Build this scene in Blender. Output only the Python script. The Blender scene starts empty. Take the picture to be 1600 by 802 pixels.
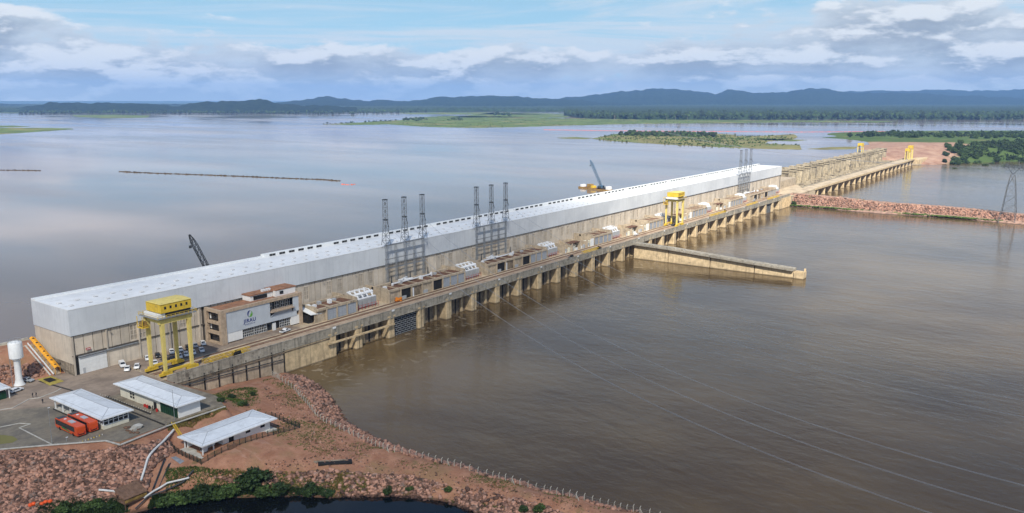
import bpy, bmesh, math, random
import numpy as np
from mathutils import Vector, Matrix
R = math.radians
random.seed(7); rng = np.random.default_rng(7)
scene = bpy.context.scene
COL = scene.collection

# ------------------------------------------------------------------ camera, sky, sun, exposure
CAMZ = 110.0; FPX = 1280.0; PITCH = math.atan(246.0/1280.0); YAW = R(-54.2017)
cam = bpy.data.objects.new('camera', bpy.data.cameras.new('camera'))
cam.data.sensor_width = 36.0; cam.data.lens = 36.0*FPX/1600.0
cam.data.clip_start = 1.0; cam.data.clip_end = 90000.0
cam.location = (0, 0, CAMZ); cam.rotation_euler = (R(90)-PITCH, 0, YAW)
COL.objects.link(cam); scene.camera = cam
FWD = np.array([math.sin(-YAW), math.cos(-YAW)]); RGT = np.array([math.cos(-YAW), -math.sin(-YAW)])
CP, SP = math.cos(PITCH), math.sin(PITCH)
def ray(u, v):
    a = (u-800.0)/FPX; b = (401.0-v)/FPX
    f = CP+b*SP
    d = RGT*a+FWD*f
    return d[0], d[1], -SP+b*CP
def at(u, v, h):                       # ground point at height h seen at that place of the photograph
    x, y, z = ray(u, v); t = (h-CAMZ)/z
    return (x*t, y*t, h)
def at_d(u, v, d):                     # the point at horizontal forward distance d
    x, y, z = ray(u, v); t = d/(x*FWD[0]+y*FWD[1])
    return (x*t, y*t, CAMZ+z*t)
def at_y(u, v, yy):
    x, y, z = ray(u, v); t = yy/y
    return (x*t, yy, CAMZ+z*t)

SUN_AZ = (-0.80, -0.60); SUN_EL = R(47)
sx, sy = SUN_AZ; k = math.hypot(sx, sy); sx /= k; sy /= k
SUNDIR = Vector((sx*math.cos(SUN_EL), sy*math.cos(SUN_EL), math.sin(SUN_EL)))
sun = bpy.data.objects.new('sun', bpy.data.lights.new('sun', 'SUN'))
sun.data.energy = 5.0; sun.data.angle = R(0.6); sun.data.color = (1.0, 0.95, 0.86)
sun.rotation_euler = SUNDIR.to_track_quat('Z', 'Y').to_euler(); COL.objects.link(sun)

world = bpy.data.worlds.new('World'); scene.world = world; world.use_nodes = True
def build_sky():
    nt = world.node_tree; n = nt.nodes; L = nt.links; n.clear()
    out = n.new('ShaderNodeOutputWorld'); bg = n.new('ShaderNodeBackground'); bg.inputs['Strength'].default_value = 0.085
    L.new(bg.outputs[0], out.inputs[0])
    sky = n.new('ShaderNodeTexSky'); sky.sky_type = 'NISHITA'; sky.sun_disc = False
    sky.sun_elevation = SUN_EL; sky.sun_rotation = math.atan2(sx, sy)
    sky.air_density = 1.0; sky.dust_density = 0.6; sky.ozone_density = 2.0; sky.altitude = 100
    tc = n.new('ShaderNodeTexCoord')
    sep = n.new('ShaderNodeSeparateXYZ'); L.new(tc.outputs['Generated'], sep.inputs[0])
    def math_(op, a, b=None, c=None, clamp=False):
        m = n.new('ShaderNodeMath'); m.operation = op; m.use_clamp = clamp
        for i, q in enumerate((a, b, c)):
            if q is None: continue
            if isinstance(q, (int, float)): m.inputs[i].default_value = q
            else: L.new(q, m.inputs[i])
        return m.outputs[0]
    el = sep.outputs['Z']                                   # sine of the elevation
    az = math_('ARCTAN2', sep.outputs['X'], sep.outputs['Y'])
    def layer(sa, se, zoff, seed, detail, rough, dist=0.0):
        c = n.new('ShaderNodeCombineXYZ')
        L.new(math_('MULTIPLY', az, sa), c.inputs[0]); L.new(math_('MULTIPLY', math_('ADD', el, zoff), se), c.inputs[1]); c.inputs[2].default_value = seed
        t = n.new('ShaderNodeTexNoise'); t.inputs['Scale'].default_value = 1.0; t.inputs['Detail'].default_value = detail
        t.inputs['Roughness'].default_value = rough; t.inputs['Distortion'].default_value = dist
        L.new(c.outputs[0], t.inputs['Vector']); return t.outputs['Fac']
    def ramp(v, a, b):
        m = n.new('ShaderNodeMapRange'); m.interpolation_type = 'SMOOTHSTEP'; m.clamp = True
        L.new(v, m.inputs[0]); m.inputs[1].default_value = a; m.inputs[2].default_value = b
        return m.outputs[0]
    def mix(f, a, b):
        m = n.new('ShaderNodeMix'); m.data_type = 'RGBA'
        if isinstance(f, (int, float)): m.inputs[0].default_value = f
        else: L.new(f, m.inputs[0])
        for i, q in ((6, a), (7, b)):
            if isinstance(q, tuple): m.inputs[i].default_value = (*q, 1)
            else: L.new(q, m.inputs[i])
        return m.outputs[2]
    # cumulus belt: flat grey bases, puffy lit tops; taller heaps to the left and right of the view
    def bump(c, w): return ramp(math_('ABSOLUTE', math_('SUBTRACT', az, c)), w, 0.0)
    und = layer(5.0, 3.0, 0.0, 3.7, 2, 0.5)
    top = math_('MULTIPLY_ADD', und, 0.060, 0.026)
    top = math_('MULTIPLY_ADD', bump(1.42, 0.28), 0.050, top)
    top = math_('MULTIPLY_ADD', bump(0.36, 0.22), 0.046, top)
    height = math_('SUBTRACT', top, el)
    env = math_('MULTIPLY_ADD', ramp(height, -0.030, 0.030), 0.42, -0.20)
    d1 = layer(9.0, 26.0, 0.0, 2.1, 12, 0.58, 0.1)
    d1u = layer(9.0, 26.0, 0.011, 2.1, 12, 0.58, 0.1)    # the same field a little higher: tells tops from bases
    dens = math_('ADD', d1, env)
    cover = ramp(dens, 0.45, 0.56)
    lit = ramp(math_('SUBTRACT', d1, d1u), -0.04, 0.085)
    thick = ramp(dens, 0.50, 0.80)
    # streaky high veil
    v1 = layer(2.6, 34.0, 0.3, 8.1, 8, 0.62, 0.8)
    veil = math_('MULTIPLY', ramp(v1, 0.36, 0.60), 0.88)
    # loose cloud fields higher up
    v2 = layer(4.0, 9.0, 0.7, 5.2, 8, 0.6, 0.4)
    high = math_('MULTIPLY', math_('MULTIPLY', math_('MULTIPLY', ramp(v2, 0.44, 0.60), ramp(el, 0.10, 0.20)), ramp(el, 0.55, 0.22)), 0.85)
    veil = math_('MULTIPLY', veil, ramp(el, 0.50, 0.12))
    blue = mix(0.80, sky.outputs[0], mix(ramp(el, 0.0, 0.42), (2.6, 4.8, 6.2), (0.62, 1.35, 2.8)))
    base = mix(high, mix(veil, blue, (5.0, 5.6, 6.1)), (4.5, 4.8, 5.1))
    shade = mix(thick, (4.7, 5.2, 5.6), (2.5, 2.85, 3.3))
    ccol = mix(lit, shade, (6.3, 6.5, 6.6))
    far = ramp(el, 0.035, 0.0)                              # the lowest sky is seen through much air
    ccol = mix(math_('MULTIPLY', far, 0.60), ccol, (4.7, 5.5, 5.8))
    fin = mix(math_('MULTIPLY', cover, 0.92), base, ccol)
    L.new(fin, bg.inputs['Color'])
build_sky()
vs = scene.view_settings
scene.display_settings.display_device = 'sRGB'
vs.view_transform = 'Standard'; vs.look = 'None'; vs.exposure = 0.72; vs.gamma = 1.0; vs.use_curve_mapping = False
scene.cycles.use_denoising = True
scene.cycles.max_bounces = 6; scene.cycles.diffuse_bounces = 2; scene.cycles.glossy_bounces = 3; scene.cycles.volume_bounces = 1
scene.cycles.transparent_max_bounces = 8
scene.cycles.caustics_reflective = False; scene.cycles.caustics_refractive = False

# ------------------------------------------------------------------ helpers: objects
ORG = {}
def setp(o, label=None, cat=None, group=None, kind=None):
    if label: o['label'] = label
    if cat: o['category'] = cat
    if group: o['group'] = group
    if kind: o['kind'] = kind
    return o
def thing(name, label, cat, loc, rz=0.0, group=None):
    o = bpy.data.objects.new(name, None); COL.objects.link(o)
    o.location = loc; o.rotation_euler = (0, 0, rz); o.empty_display_size = 0.5
    ORG[o.name] = Vector(loc)
    return setp(o, label, cat, group)
def copy_tree(o, parent=None):
    c = o.copy(); COL.objects.link(c); c.parent = parent
    for ch in o.children: copy_tree(ch, c)
    return c

class MB:
    """collects shapes; build() links them as one mesh object"""
    def __init__(s): s.v = []; s.f = []; s.m = []
    def add(s, vs, fs, mi=0):
        b = len(s.v); s.v.extend(vs); s.f.extend([tuple(i+b for i in f) for f in fs]); s.m.extend([mi]*len(fs)); return s
    def box(s, x0, x1, y0, y1, z0, z1, mi=0):
        return s.add([(x0,y0,z0),(x1,y0,z0),(x1,y1,z0),(x0,y1,z0),(x0,y0,z1),(x1,y0,z1),(x1,y1,z1),(x0,y1,z1)],
                     [(0,3,2,1),(4,5,6,7),(0,1,5,4),(1,2,6,5),(2,3,7,6),(3,0,4,7)], mi)
    def beam(s, p, q, w, h=None, mi=0, w2=None):
        h = h or w; p = Vector(p); q = Vector(q); d = (q-p)
        if d.length < 1e-6: return s
        d.normalize(); up = Vector((0,0,1)) if abs(d.z) < 0.95 else Vector((0,1,0))
        a = d.cross(up).normalized(); b = a.cross(d).normalized(); w2 = w2 or w; h2 = h*w2/w
        vs = [tuple(p+a*i*w/2+b*j*h/2) for i, j in ((-1,-1),(1,-1),(1,1),(-1,1))]+[tuple(q+a*i*w2/2+b*j*h2/2) for i, j in ((-1,-1),(1,-1),(1,1),(-1,1))]
        return s.add(vs, [(0,3,2,1),(4,5,6,7),(0,1,5,4),(1,2,6,5),(2,3,7,6),(3,0,4,7)], mi)
    def cyl(s, p, q, r, r2=None, n=10, mi=0, caps=True):
        r2 = r if r2 is None else r2; p = Vector(p); q = Vector(q); d = (q-p).normalized()
        up = Vector((0,0,1)) if abs(d.z) < 0.95 else Vector((0,1,0))
        a = d.cross(up).normalized(); b = d.cross(a).normalized()
        vs = []
        for c, rr in ((p, r), (q, r2)):
            for i in range(n):
                t = 2*math.pi*i/n; vs.append(tuple(c+a*math.cos(t)*rr+b*math.sin(t)*rr))
        fs = [(i, (i+1) % n, n+(i+1) % n, n+i) for i in range(n)]
        if caps: fs += [tuple(range(n))[::-1], tuple(range(n, 2*n))]
        return s.add(vs, fs, mi)
    def lathe(s, c, prof, n=24, mi=0):
        vs = []; fs = []
        for r, z in prof:
            for i in range(n):
                t = 2*math.pi*i/n; vs.append((c[0]+r*math.cos(t), c[1]+r*math.sin(t), c[2]+z))
        for j in range(len(prof)-1):
            for i in range(n): fs.append((j*n+i, j*n+(i+1) % n, (j+1)*n+(i+1) % n, (j+1)*n+i))
        fs.append(tuple(range((len(prof)-1)*n, len(prof)*n)))
        return s.add(vs, fs, mi)
    def prism(s, poly, z0, z1, mi=0):
        n = len(poly)
        if sum(poly[i][0]*poly[(i+1)%n][1]-poly[(i+1)%n][0]*poly[i][1] for i in range(n)) < 0: poly = poly[::-1]
        vs = [(x, y, z0) for x, y in poly]+[(x, y, z1) for x, y in poly]
        return s.add(vs, [tuple(range(n))[::-1], tuple(range(n, 2*n))]+[(i, (i+1) % n, n+(i+1) % n, n+i) for i in range(n)], mi)
    def mesh(s, name, mats, off=(0,0,0), smooth=False):
        me = bpy.data.meshes.new(name)
        ox, oy, oz = off
        me.from_pydata([(x-ox, y-oy, z-oz) for x, y, z in s.v], [], s.f)
        for m in (mats if isinstance(mats, (list, tuple)) else [mats]): me.materials.append(m)
        if any(s.m): me.polygons.foreach_set('material_index', s.m)
        if smooth: me.polygons.foreach_set('use_smooth', [True]*len(me.polygons))
        me.update(); return me
    def build(s, name, mats, parent=None, loc=None, smooth=False, kind=None):
        """vertices are in world coordinates; the object's origin is its parent's, or loc"""
        if parent is not None:
            pw = parent_org(parent); me = s.mesh(name, mats, pw if loc is None else loc, smooth)
            o = bpy.data.objects.new(name, me); o.parent = parent
            o.location = (0,0,0) if loc is None else Vector(loc)-Vector(pw)
            ORG[o.name] = Vector(pw if loc is None else loc)
        else:
            loc = loc or (0,0,0)
            me = s.mesh(name, mats, loc, smooth); o = bpy.data.objects.new(name, me); o.location = loc; ORG[o.name] = Vector(loc)
        COL.objects.link(o)
        if kind: o['kind'] = kind
        return o
def parent_org(p): return ORG[p.name]
def place(name, me, parent, loc, rz=0.0, scale=None):          # a piece that shares mesh data
    o = bpy.data.objects.new(name, me); COL.objects.link(o)
    if parent is not None:
        o.parent = parent; o.location = Vector(loc)-parent_org(parent)
    else: o.location = loc
    if rz: o.rotation_euler = (0, 0, rz)
    if scale: o.scale = scale
    ORG[o.name] = Vector(loc)
    return o
def raw_mesh(name, V, F, mats, smooth=False):                   # numpy arrays, all faces of one size
    V = np.asarray(V, np.float32); F = np.asarray(F, np.int32); k = F.shape[1]
    me = bpy.data.meshes.new(name); me.vertices.add(len(V)); me.vertices.foreach_set('co', V.ravel())
    me.loops.add(F.size); me.loops.foreach_set('vertex_index', F.ravel())
    me.polygons.add(len(F)); me.polygons.foreach_set('loop_start', np.arange(0, F.size, k, dtype=np.int32))
    if smooth: me.polygons.foreach_set('use_smooth', np.ones(len(F), bool))
    for m in (mats if isinstance(mats, (list, tuple)) else [mats]): me.materials.append(m)
    me.update(calc_edges=True); me.validate(); return me
def link(name, me, kind=None, parent=None, loc=(0,0,0)):
    o = bpy.data.objects.new(name, me); COL.objects.link(o); o.location = loc; ORG[o.name] = Vector(loc)
    if parent is not None: o.parent = parent
    if kind: o['kind'] = kind
    return o

# ------------------------------------------------------------------ helpers: materials
def newmat(name):
    m = bpy.data.materials.new(name); m.use_nodes = True
    nt = m.node_tree; b = nt.nodes['Principled BSDF']; return m, nt, b
def noise(nt, scale, detail=4, rough=0.6, vec=None, stretch=None):
    t = nt.nodes.new('ShaderNodeTexNoise'); t.inputs['Scale'].default_value = scale
    t.inputs['Detail'].default_value = detail; t.inputs['Roughness'].default_value = rough
    if vec is None:
        g = nt.nodes.new('ShaderNodeNewGeometry'); vec = g.outputs['Position']
    if stretch:
        mp = nt.nodes.new('ShaderNodeMapping'); mp.inputs['Scale'].default_value = stretch
        nt.links.new(vec, mp.inputs[0]); vec = mp.outputs[0]
    nt.links.new(vec, t.inputs['Vector']); return t.outputs['Fac']
def remap(nt, v, a, b, c=0.0, d=1.0):
    m = nt.nodes.new('ShaderNodeMapRange'); m.clamp = True; m.interpolation_type = 'SMOOTHSTEP'
    nt.links.new(v, m.inputs[0])
    for i, q in enumerate((a, b, c, d)): m.inputs[i+1].default_value = q
    return m.outputs[0]
def mixc(nt, f, a, b, blend='MIX'):
    m = nt.nodes.new('ShaderNodeMix'); m.data_type = 'RGBA'; m.blend_type = blend
    if isinstance(f, (int, float)): m.inputs[0].default_value = f
    else: nt.links.new(f, m.inputs[0])
    for i, q in ((6, a), (7, b)):
        if isinstance(q, tuple): m.inputs[i].default_value = (*q, 1)
        else: nt.links.new(q, m.inputs[i])
    return m.outputs[2]
def sc(c, k): return tuple(min(1.0, a*k) for a in c)
def mat(name, col, rough=0.8, var=0.18, scale=0.8, streak=0.0, stain=None, bump=0.0, bscale=4.0, metal=0.0, island=0.0, spec=0.3, rnd=0.0, wet=False):
    m, nt, b = newmat(name)
    f = remap(nt, noise(nt, scale, 5, 0.65), 0.3, 0.7)
    c = mixc(nt, f, sc(col, 1-var), sc(col, 1+var))
    if stain:                                  # broad patches of another tone: (colour, scale, from, to)
        c = mixc(nt, remap(nt, noise(nt, stain[1], 6, 0.7), stain[2], stain[3]), c, stain[0])
    if streak:                                 # run-off marks down a wall
        s1 = remap(nt, noise(nt, 1.0, 5, 0.7, stretch=(0.9, 0.9, 0.06)), 0.48, 0.72, 0.0, streak)
        c = mixc(nt, s1, c, sc(col, 0.30))
    if rnd:                                    # pieces differ a little from one another
        oi = nt.nodes.new('ShaderNodeObjectInfo')
        c = mixc(nt, remap(nt, oi.outputs['Random'], 0, 1, 0, rnd), c, sc(col, .45))
    if wet:                                    # darker where the river keeps the surface wet
        gw = nt.nodes.new('ShaderNodeNewGeometry'); sw0 = nt.nodes.new('ShaderNodeSeparateXYZ'); nt.links.new(gw.outputs['Position'], sw0.inputs[0])
        c = mixc(nt, remap(nt, sw0.outputs['Z'], .15, .75, .82, 0), c, sc(col, .16))
    if island:
        g = nt.nodes.new('ShaderNodeNewGeometry')
        c = mixc(nt, remap(nt, g.outputs['Random Per Island'], 0, 1), mixc(nt, 1.0, c, (1-island,)*3, 'MULTIPLY'), mixc(nt, 1.0, c, (1+island*0.4, 1+island*0.3, 1+island*.25), 'MULTIPLY'))
    nt.links.new(c, b.inputs['Base Color'])
    b.inputs['Roughness'].default_value = rough; b.inputs['Metallic'].default_value = metal
    b.inputs['Specular IOR Level'].default_value = spec
    if bump:
        bn = nt.nodes.new('ShaderNodeBump'); bn.inputs['Strength'].default_value = bump; bn.inputs['Distance'].default_value = 0.15
        nt.links.new(noise(nt, bscale, 6, 0.7), bn.inputs['Height']); nt.links.new(bn.outputs[0], b.inputs['Normal'])
    return m
M = {}
M['concrete'] = mat('concrete', (.44,.36,.26), .9, .2, .35, .6, ((.17,.135,.10), .25, .55, .72), .3, 3)
M['pier'] = mat('pier_concrete', (.56,.43,.26), .9, .22, .4, .55, ((.16,.125,.09), .22, .56, .75), .3, 3, wet=True)
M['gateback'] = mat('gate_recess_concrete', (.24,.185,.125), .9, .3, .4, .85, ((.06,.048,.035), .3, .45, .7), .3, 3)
M['parapet'] = mat('parapet_concrete', (.37,.335,.27), .9, .2, .5, .8, ((.13,.11,.085), .35, .5, .7), .3, 3, rnd=.3)
M['facade'] = mat('facade_panel', (.66,.575,.465), .85, .1, .25, .3, ((.56,.48,.385), .12, .45, .7), .1, 3, rnd=.42)
M['ventback'] = mat('vent_recess', (.42,.36,.285), .9, .15, .4, .3)
M['facade_dark'] = mat('facade_joint', (.10,.085,.07), .9, .15, .4, .3)
M['rough_concrete'] = mat('rough_concrete', (.30,.25,.19), .95, .3, .7, .6, ((.10,.085,.065), .3, .45, .65), .8, 1.5)
M['clad'] = mat('white_cladding', (.66,.69,.715), .45, .05, .05, .16, ((.58,.61,.64), .03, .45, .6), .0, rnd=.10)
M['roof'] = mat('white_roof_sheet', (.74,.75,.75), .5, .06, .15, 0, ((.60,.60,.58), .25, .52, .72))
M['white'] = mat('white_paint', (.76,.77,.76), .55, .05, .6, .12)
M['cream'] = mat('cream_wall', (.70,.67,.55), .8, .06, .6, .2)
M['officewhite'] = mat('office_white', (.78,.77,.74), .8, .04, .6, .1)
M['officebrown'] = mat('office_concrete', (.47,.36,.255), .9, .18, .6, .35, ((.32,.23,.16), .5, .5, .72))
M['officeroof'] = mat('office_roof', (.30,.15,.085), .9, .25, .5, 0, ((.18,.10,.065), .4, .5, .7))
M['signpanel'] = mat('sign_panel', (.50,.535,.57), .5, .06, .3, .08)
M['shed'] = mat('corrugated_white_roof', (.68,.71,.735), .4, .06, .5, 0, ((.50,.52,.53), .22, .50, .74))
M['seam'] = mat('roof_seam', (.42,.44,.46), .5, .05)
M['glass'] = mat('dark_glass', (.018,.022,.026), .12, .3, .8, spec=.6)
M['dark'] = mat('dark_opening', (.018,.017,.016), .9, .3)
M['yellow'] = mat('crane_yellow', (.68,.46,.045), .55, .10, .6, .3, ((.40,.29,.08), .7, .54, .72))
M['paleyellow'] = mat('crane_leg_yellow', (.70,.56,.17), .6, .10, .6, .35, ((.48,.40,.20), .6, .55, .72))
M['orange'] = mat('stair_orange', (.74,.34,.025), .6, .12, 1.0)
M['steel'] = mat('galvanised_steel', (.30,.315,.33), .5, .2, 1.0, metal=.3)
M['darksteel'] = mat('dark_steel', (.06,.065,.07), .6, .3, 1.0, metal=.3)
M['shutter'] = mat('grey_shutter', (.34,.365,.40), .55, .08, .8, .25)
M['whitegear'] = mat('white_switchgear', (.74,.75,.76), .4, .05, .8)
M['greygear'] = mat('transformer_grey', (.38,.395,.41), .5, .08, .8)
M['rustroof'] = mat('rusty_roof_pit', (.15,.075,.045), .9, .3, .7, 0, ((.06,.04,.03), .5, .5, .7))
M['deck'] = mat('deck_paving', (.50,.405,.28), .9, .12, .5, 0, ((.26,.195,.135), .12, .45, .7), .1)
M['apron'] = mat('apron_paving', (.30,.235,.18), .9, .15, .4, 0, ((.20,.155,.12), .08, .42, .66), .1)
M['asphalt'] = mat('grey_paving', (.215,.185,.14), .9, .14, .6, 0, ((.14,.125,.105), .1, .45, .65), .1)
M['kerb'] = mat('kerb_concrete', (.48,.46,.41), .9, .2, .7)
M['blackkerb'] = mat('dark_channel', (.035,.033,.03), .9, .3)
M['rail'] = mat('rail_steel', (.15,.09,.06), .6, .3, 1.0)
M['red'] = mat('red_paint', (.42,.035,.03), .5, .1)
M['busorange'] = mat('bus_orange', (.64,.085,.022), .3, .06, .6)
M['busgreen'] = mat('bus_green', (.02,.18,.05), .35, .1)
M['greendoor'] = mat('dark_green_door', (.012,.055,.028), .5, .15)
M['greenfence'] = mat('dark_green_fence', (.012,.03,.024), .5, .15)
M['carwhite'] = mat('car_white', (.74,.75,.76), .25, .03, spec=.5)
M['carsilver'] = mat('car_silver', (.36,.38,.40), .25, .03, spec=.5)
M['carblack'] = mat('car_black', (.012,.013,.015), .25, .03, spec=.5)
M['tyre'] = mat('tyre_rubber', (.02,.02,.02), .9, .2)
M['blue'] = mat('logo_blue', (.01,.025,.17), .5, .04)
M['logogreen'] = mat('logo_green', (.12,.36,.03), .5, .04)
M['craneblue'] = mat('crane_blue', (.07,.14,.22), .5, .15)
M['bargeyellow'] = mat('barge_ochre', (.27,.17,.05), .8, .35, .5)
M['cloth'] = mat('dark_clothing', (.02,.022,.03), .9, .3)
M['skin'] = mat('skin', (.30,.16,.10), .7, .1)
M['tarp'] = mat('orange_tarpaulin', (.62,.20,.02), .7, .2, 1.0, bump=.6)
M['wood'] = mat('brown_boards', (.17,.10,.065), .9, .25, .8, bump=.3)
M['pipe'] = mat('white_pipe', (.62,.62,.60), .5, .15, .6)
M['float'] = mat('orange_float', (.75,.10,.02), .5, .15)
M['wire'] = mat('conductor', (.42,.44,.46), .4, .05, metal=.5)
M['rock'] = mat('riprap_rock', (.345,.200,.145), .95, .3, .6, 0, ((.26,.20,.17), .5, .54, .64), island=.75, bump=.4, bscale=2, wet=True)
M['spill'] = mat('spillway_concrete', (.46,.385,.265), .9, .25, .3, .95, ((.14,.115,.085), .12, .48, .66), .3, 2, rnd=.3)
M['debris'] = mat('floating_debris', (.055,.042,.024), .95, .4, .3, island=.4)
M['rockpale'] = mat('dry_riprap', (.42,.30,.21), .95, .3, .6, island=.5, bump=.4, bscale=2)
M['leaf'] = mat('leaf', (.060,.105,.026), .7, .45, .35, island=.5)
M['leafdark'] = mat('dark_leaf', (.034,.064,.018), .7, .4, .35, island=.5)
M['weed'] = mat('dry_weed', (.20,.165,.05), .9, .4, .5, island=.4)
M['grassgreen'] = mat('green_weed', (.075,.12,.025), .9, .4, .5, island=.4)
M['bark'] = mat('bark', (.14,.11,.08), .9, .3)
M['postconc'] = mat('post_concrete', (.46,.43,.36), .9, .1)
# ------------------------------------------------------------------ setting: water
ZR = 17.0                                   # reservoir level; the tailwater lies at 0
def water_mat(name, deep, silt, patch, rough, waves, foam=0.0, run=.35):
    m, nt, b = newmat(name)
    c = mixc(nt, remap(nt, noise(nt, patch, 4, 0.55, stretch=(1, run, 1)), .35, .68), deep, silt)
    if foam:
        g = nt.nodes.new('ShaderNodeNewGeometry')
        w = nt.nodes.new('ShaderNodeTexNoise'); w.inputs['Scale'].default_value = .12; w.inputs['Detail'].default_value = 7
        w.inputs['Distortion'].default_value = 1.6; nt.links.new(g.outputs['Position'], w.inputs['Vector'])
        sy_ = nt.nodes.new('ShaderNodeSeparateXYZ'); nt.links.new(g.outputs['Position'], sy_.inputs[0])
        near = remap(nt, sy_.outputs['Y'], 205, 262)            # broken water below the draft tubes
        th = remap(nt, w.outputs['Fac'], .58, .68)
        mm = nt.nodes.new('ShaderNodeMath'); mm.operation = 'MULTIPLY'; nt.links.new(near, mm.inputs[0]); nt.links.new(th, mm.inputs[1])
        m2 = nt.nodes.new('ShaderNodeMath'); m2.operation = 'MULTIPLY'; nt.links.new(mm.outputs[0], m2.inputs[0]); m2.inputs[1].default_value = foam
        c = mixc(nt, m2.outputs[0], c, (.42,.36,.27))
    nt.links.new(c, b.inputs['Base Color']); b.inputs['IOR'].default_value = 1.33
    # wind streaks: calmer and rougher lanes
    r = remap(nt, noise(nt, .006, 6, .62, stretch=(1, .25, 1)), .35, .68, rough*.45, rough*1.5)
    nt.links.new(r, b.inputs['Roughness'])
    prev = None
    for s, st, dist in waves:
        bn = nt.nodes.new('ShaderNodeBump'); bn.inputs['Strength'].default_value = st; bn.inputs['Distance'].default_value = dist
        nt.links.new(noise(nt, s, 3, .6, stretch=(1, .55, 1)), bn.inputs['Height'])
        if prev is not None: nt.links.new(prev, bn.inputs['Normal'])
        prev = bn.outputs[0]
    nt.links.new(prev, b.inputs['Normal'])
    return m
M['tail'] = water_mat('muddy_tailwater', (.078,.050,.022), (.148,.100,.046), .009, .10, ((.045, .4, 1.0), (.22, .6, .30), (.9, .5, .07)), .4, .8)
M['lake'] = water_mat('muddy_reservoir', (.118,.088,.075), (.270,.202,.166), .0036, .10, ((.02, .18, .5), (.16, .12, .12)))
M['pond'] = water_mat('dark_pond', (.004,.006,.007), (.007,.008,.008), .05, .05, ((.6, .2, .03),))
def sheet(name, poly, z, m, kind='structure'):
    b = MB(); n = len(poly)
    if sum(poly[i][0]*poly[(i+1)%n][1]-poly[(i+1)%n][0]*poly[i][1] for i in range(n)) < 0: poly = poly[::-1]
    b.add([(x, y, z) for x, y in poly], [tuple(range(n))]); return b.build(name, m, kind=kind)
sheet('river_water', [(-800,-2500),(2300,-2500),(2300,323),(-800,323)], 0.0, M['tail'])
lake = MB(); lake.add([(-9000,324,ZR),(2000,324,ZR),(2000,30000,ZR),(-9000,30000,ZR),(2000,-9000,ZR),(30000,-9000,ZR),(30000,30000,ZR)], [(0,1,2,3),(1,4,5,6,2)])
lake.build('reservoir_water', M['lake'], kind='structure')
pw = [at(u, v, 0)[:2] for u, v in ((180,830),(200,797),(300,782),(380,774),(440,773),(520,774),(590,772),(640,772),(700,781),(760,797),(800,830))]
# (the pond's rim lies under the bank)
sheet('pond_water', pw+[at(800,1100,0)[:2], at(180,1100,0)[:2]], 0.012, M['pond'])
# far land under the forests
def fr(f, r): return (FWD[0]*f+RGT[0]*r, FWD[1]*f+RGT[1]*r)
M['farland'] = mat('far_land', (.040,.062,.020), .95, .4, .002)
sheet('ground', [fr(5600,-9000), fr(5600,-1250), fr(9000,-1200), fr(9000,900), fr(5300,1100), fr(3900,700), fr(3900,9000), fr(40000,30000), fr(40000,-30000)], ZR+.6, M['farland'])

# ------------------------------------------------------------------ setting: near bank (platform, slopes, spit)
def in_poly(px, py, poly):
    inside = np.zeros(px.shape, bool); n = len(poly); j = n-1
    for i in range(n):
        xi, yi = poly[i]; xj, yj = poly[j]
        c = ((yi > py) != (yj > py)) & (px < (xj-xi)*(py-yi)/(yj-yi+1e-12)+xi)
        inside ^= c; j = i
    return inside
class Field:
    """height field through known ground points (linear radial basis)"""
    def __init__(s, pts):
        s.p = np.array([(a, b) for a, b, c in pts]); z = np.array([c for a, b, c in pts]); n = len(pts)
        d = np.linalg.norm(s.p[:, None]-s.p[None], axis=2)
        A = np.zeros((n+1, n+1)); A[:n, :n] = -d; A[n, :n] = 1; A[:n, n] = 1
        s.w = np.linalg.solve(A+np.eye(n+1)*1e-9, np.append(z, 0))
    def __call__(s, x, y):
        x = np.asarray(x, float); y = np.asarray(y, float); sh = x.shape; q = np.stack([x.ravel(), y.ravel()], 1); out = np.empty(len(q))
        for i in range(0, len(q), 20000):
            d = np.linalg.norm(q[i:i+20000, None]-s.p[None], axis=2); out[i:i+20000] = -d@s.w[:-1]+s.w[-1]
        return out.reshape(sh)
def vnoise(x, y, sc_, seed=0, octs=4):
    """value noise"""
    out = np.zeros(np.shape(x)); amp = 1.0; tot = 0
    for o in range(octs):
        X = np.asarray(x)/sc_*(2**o)+seed*17.3; Y = np.asarray(y)/sc_*(2**o)+seed*9.1
        xi = np.floor(X).astype(np.int64); yi = np.floor(Y).astype(np.int64); fx = X-xi; fy = Y-yi
        fx = fx*fx*(3-2*fx); fy = fy*fy*(3-2*fy)
        def h(a, b):
            n = (a*374761393+b*668265263+seed*1442695+o*97) & 0x7fffffff
            n = ((n ^ (n >> 13))*1274126177) & 0x7fffffff
            return ((n ^ (n >> 16)) & 0xffff)/65535.0
        v = h(xi,yi)*(1-fx)*(1-fy)+h(xi+1,yi)*fx*(1-fy)+h(xi,yi+1)*(1-fx)*fy+h(xi+1,yi+1)*fx*fy
        out += v*amp; tot += amp; amp *= .5
    return out/tot
PLAT = [(20,330),(20,300),(60,275),(92,246),(102.3,237),(112.6,227.3),(114.4,223.2),(130.3,224),(138.3,223.5),(149.8,221.9),(154.6,233.7),(153.5,262.2),(153.5,330)]
cp = []
for x in range(20, 152, 14):
    for y in range(226, 318, 12):
        if in_poly(np.array([x]), np.array([y]), PLAT)[0] and y < 299: cp.append((x, y, 12.0))
for i in range(3, 11):
    (a, b), (c, d) = PLAT[i], PLAT[i+1]
    for t in (0, .33, .66): cp.append((a+(c-a)*t, b+(d-b)*t, 11.9))
for x in (20, 60, 90, 112, 124, 136): cp += [(x, 301, 12.0), (x, 316.5, 20.0), (x, 325.5, 20.0), (x, 336, 14.0)]
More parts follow.
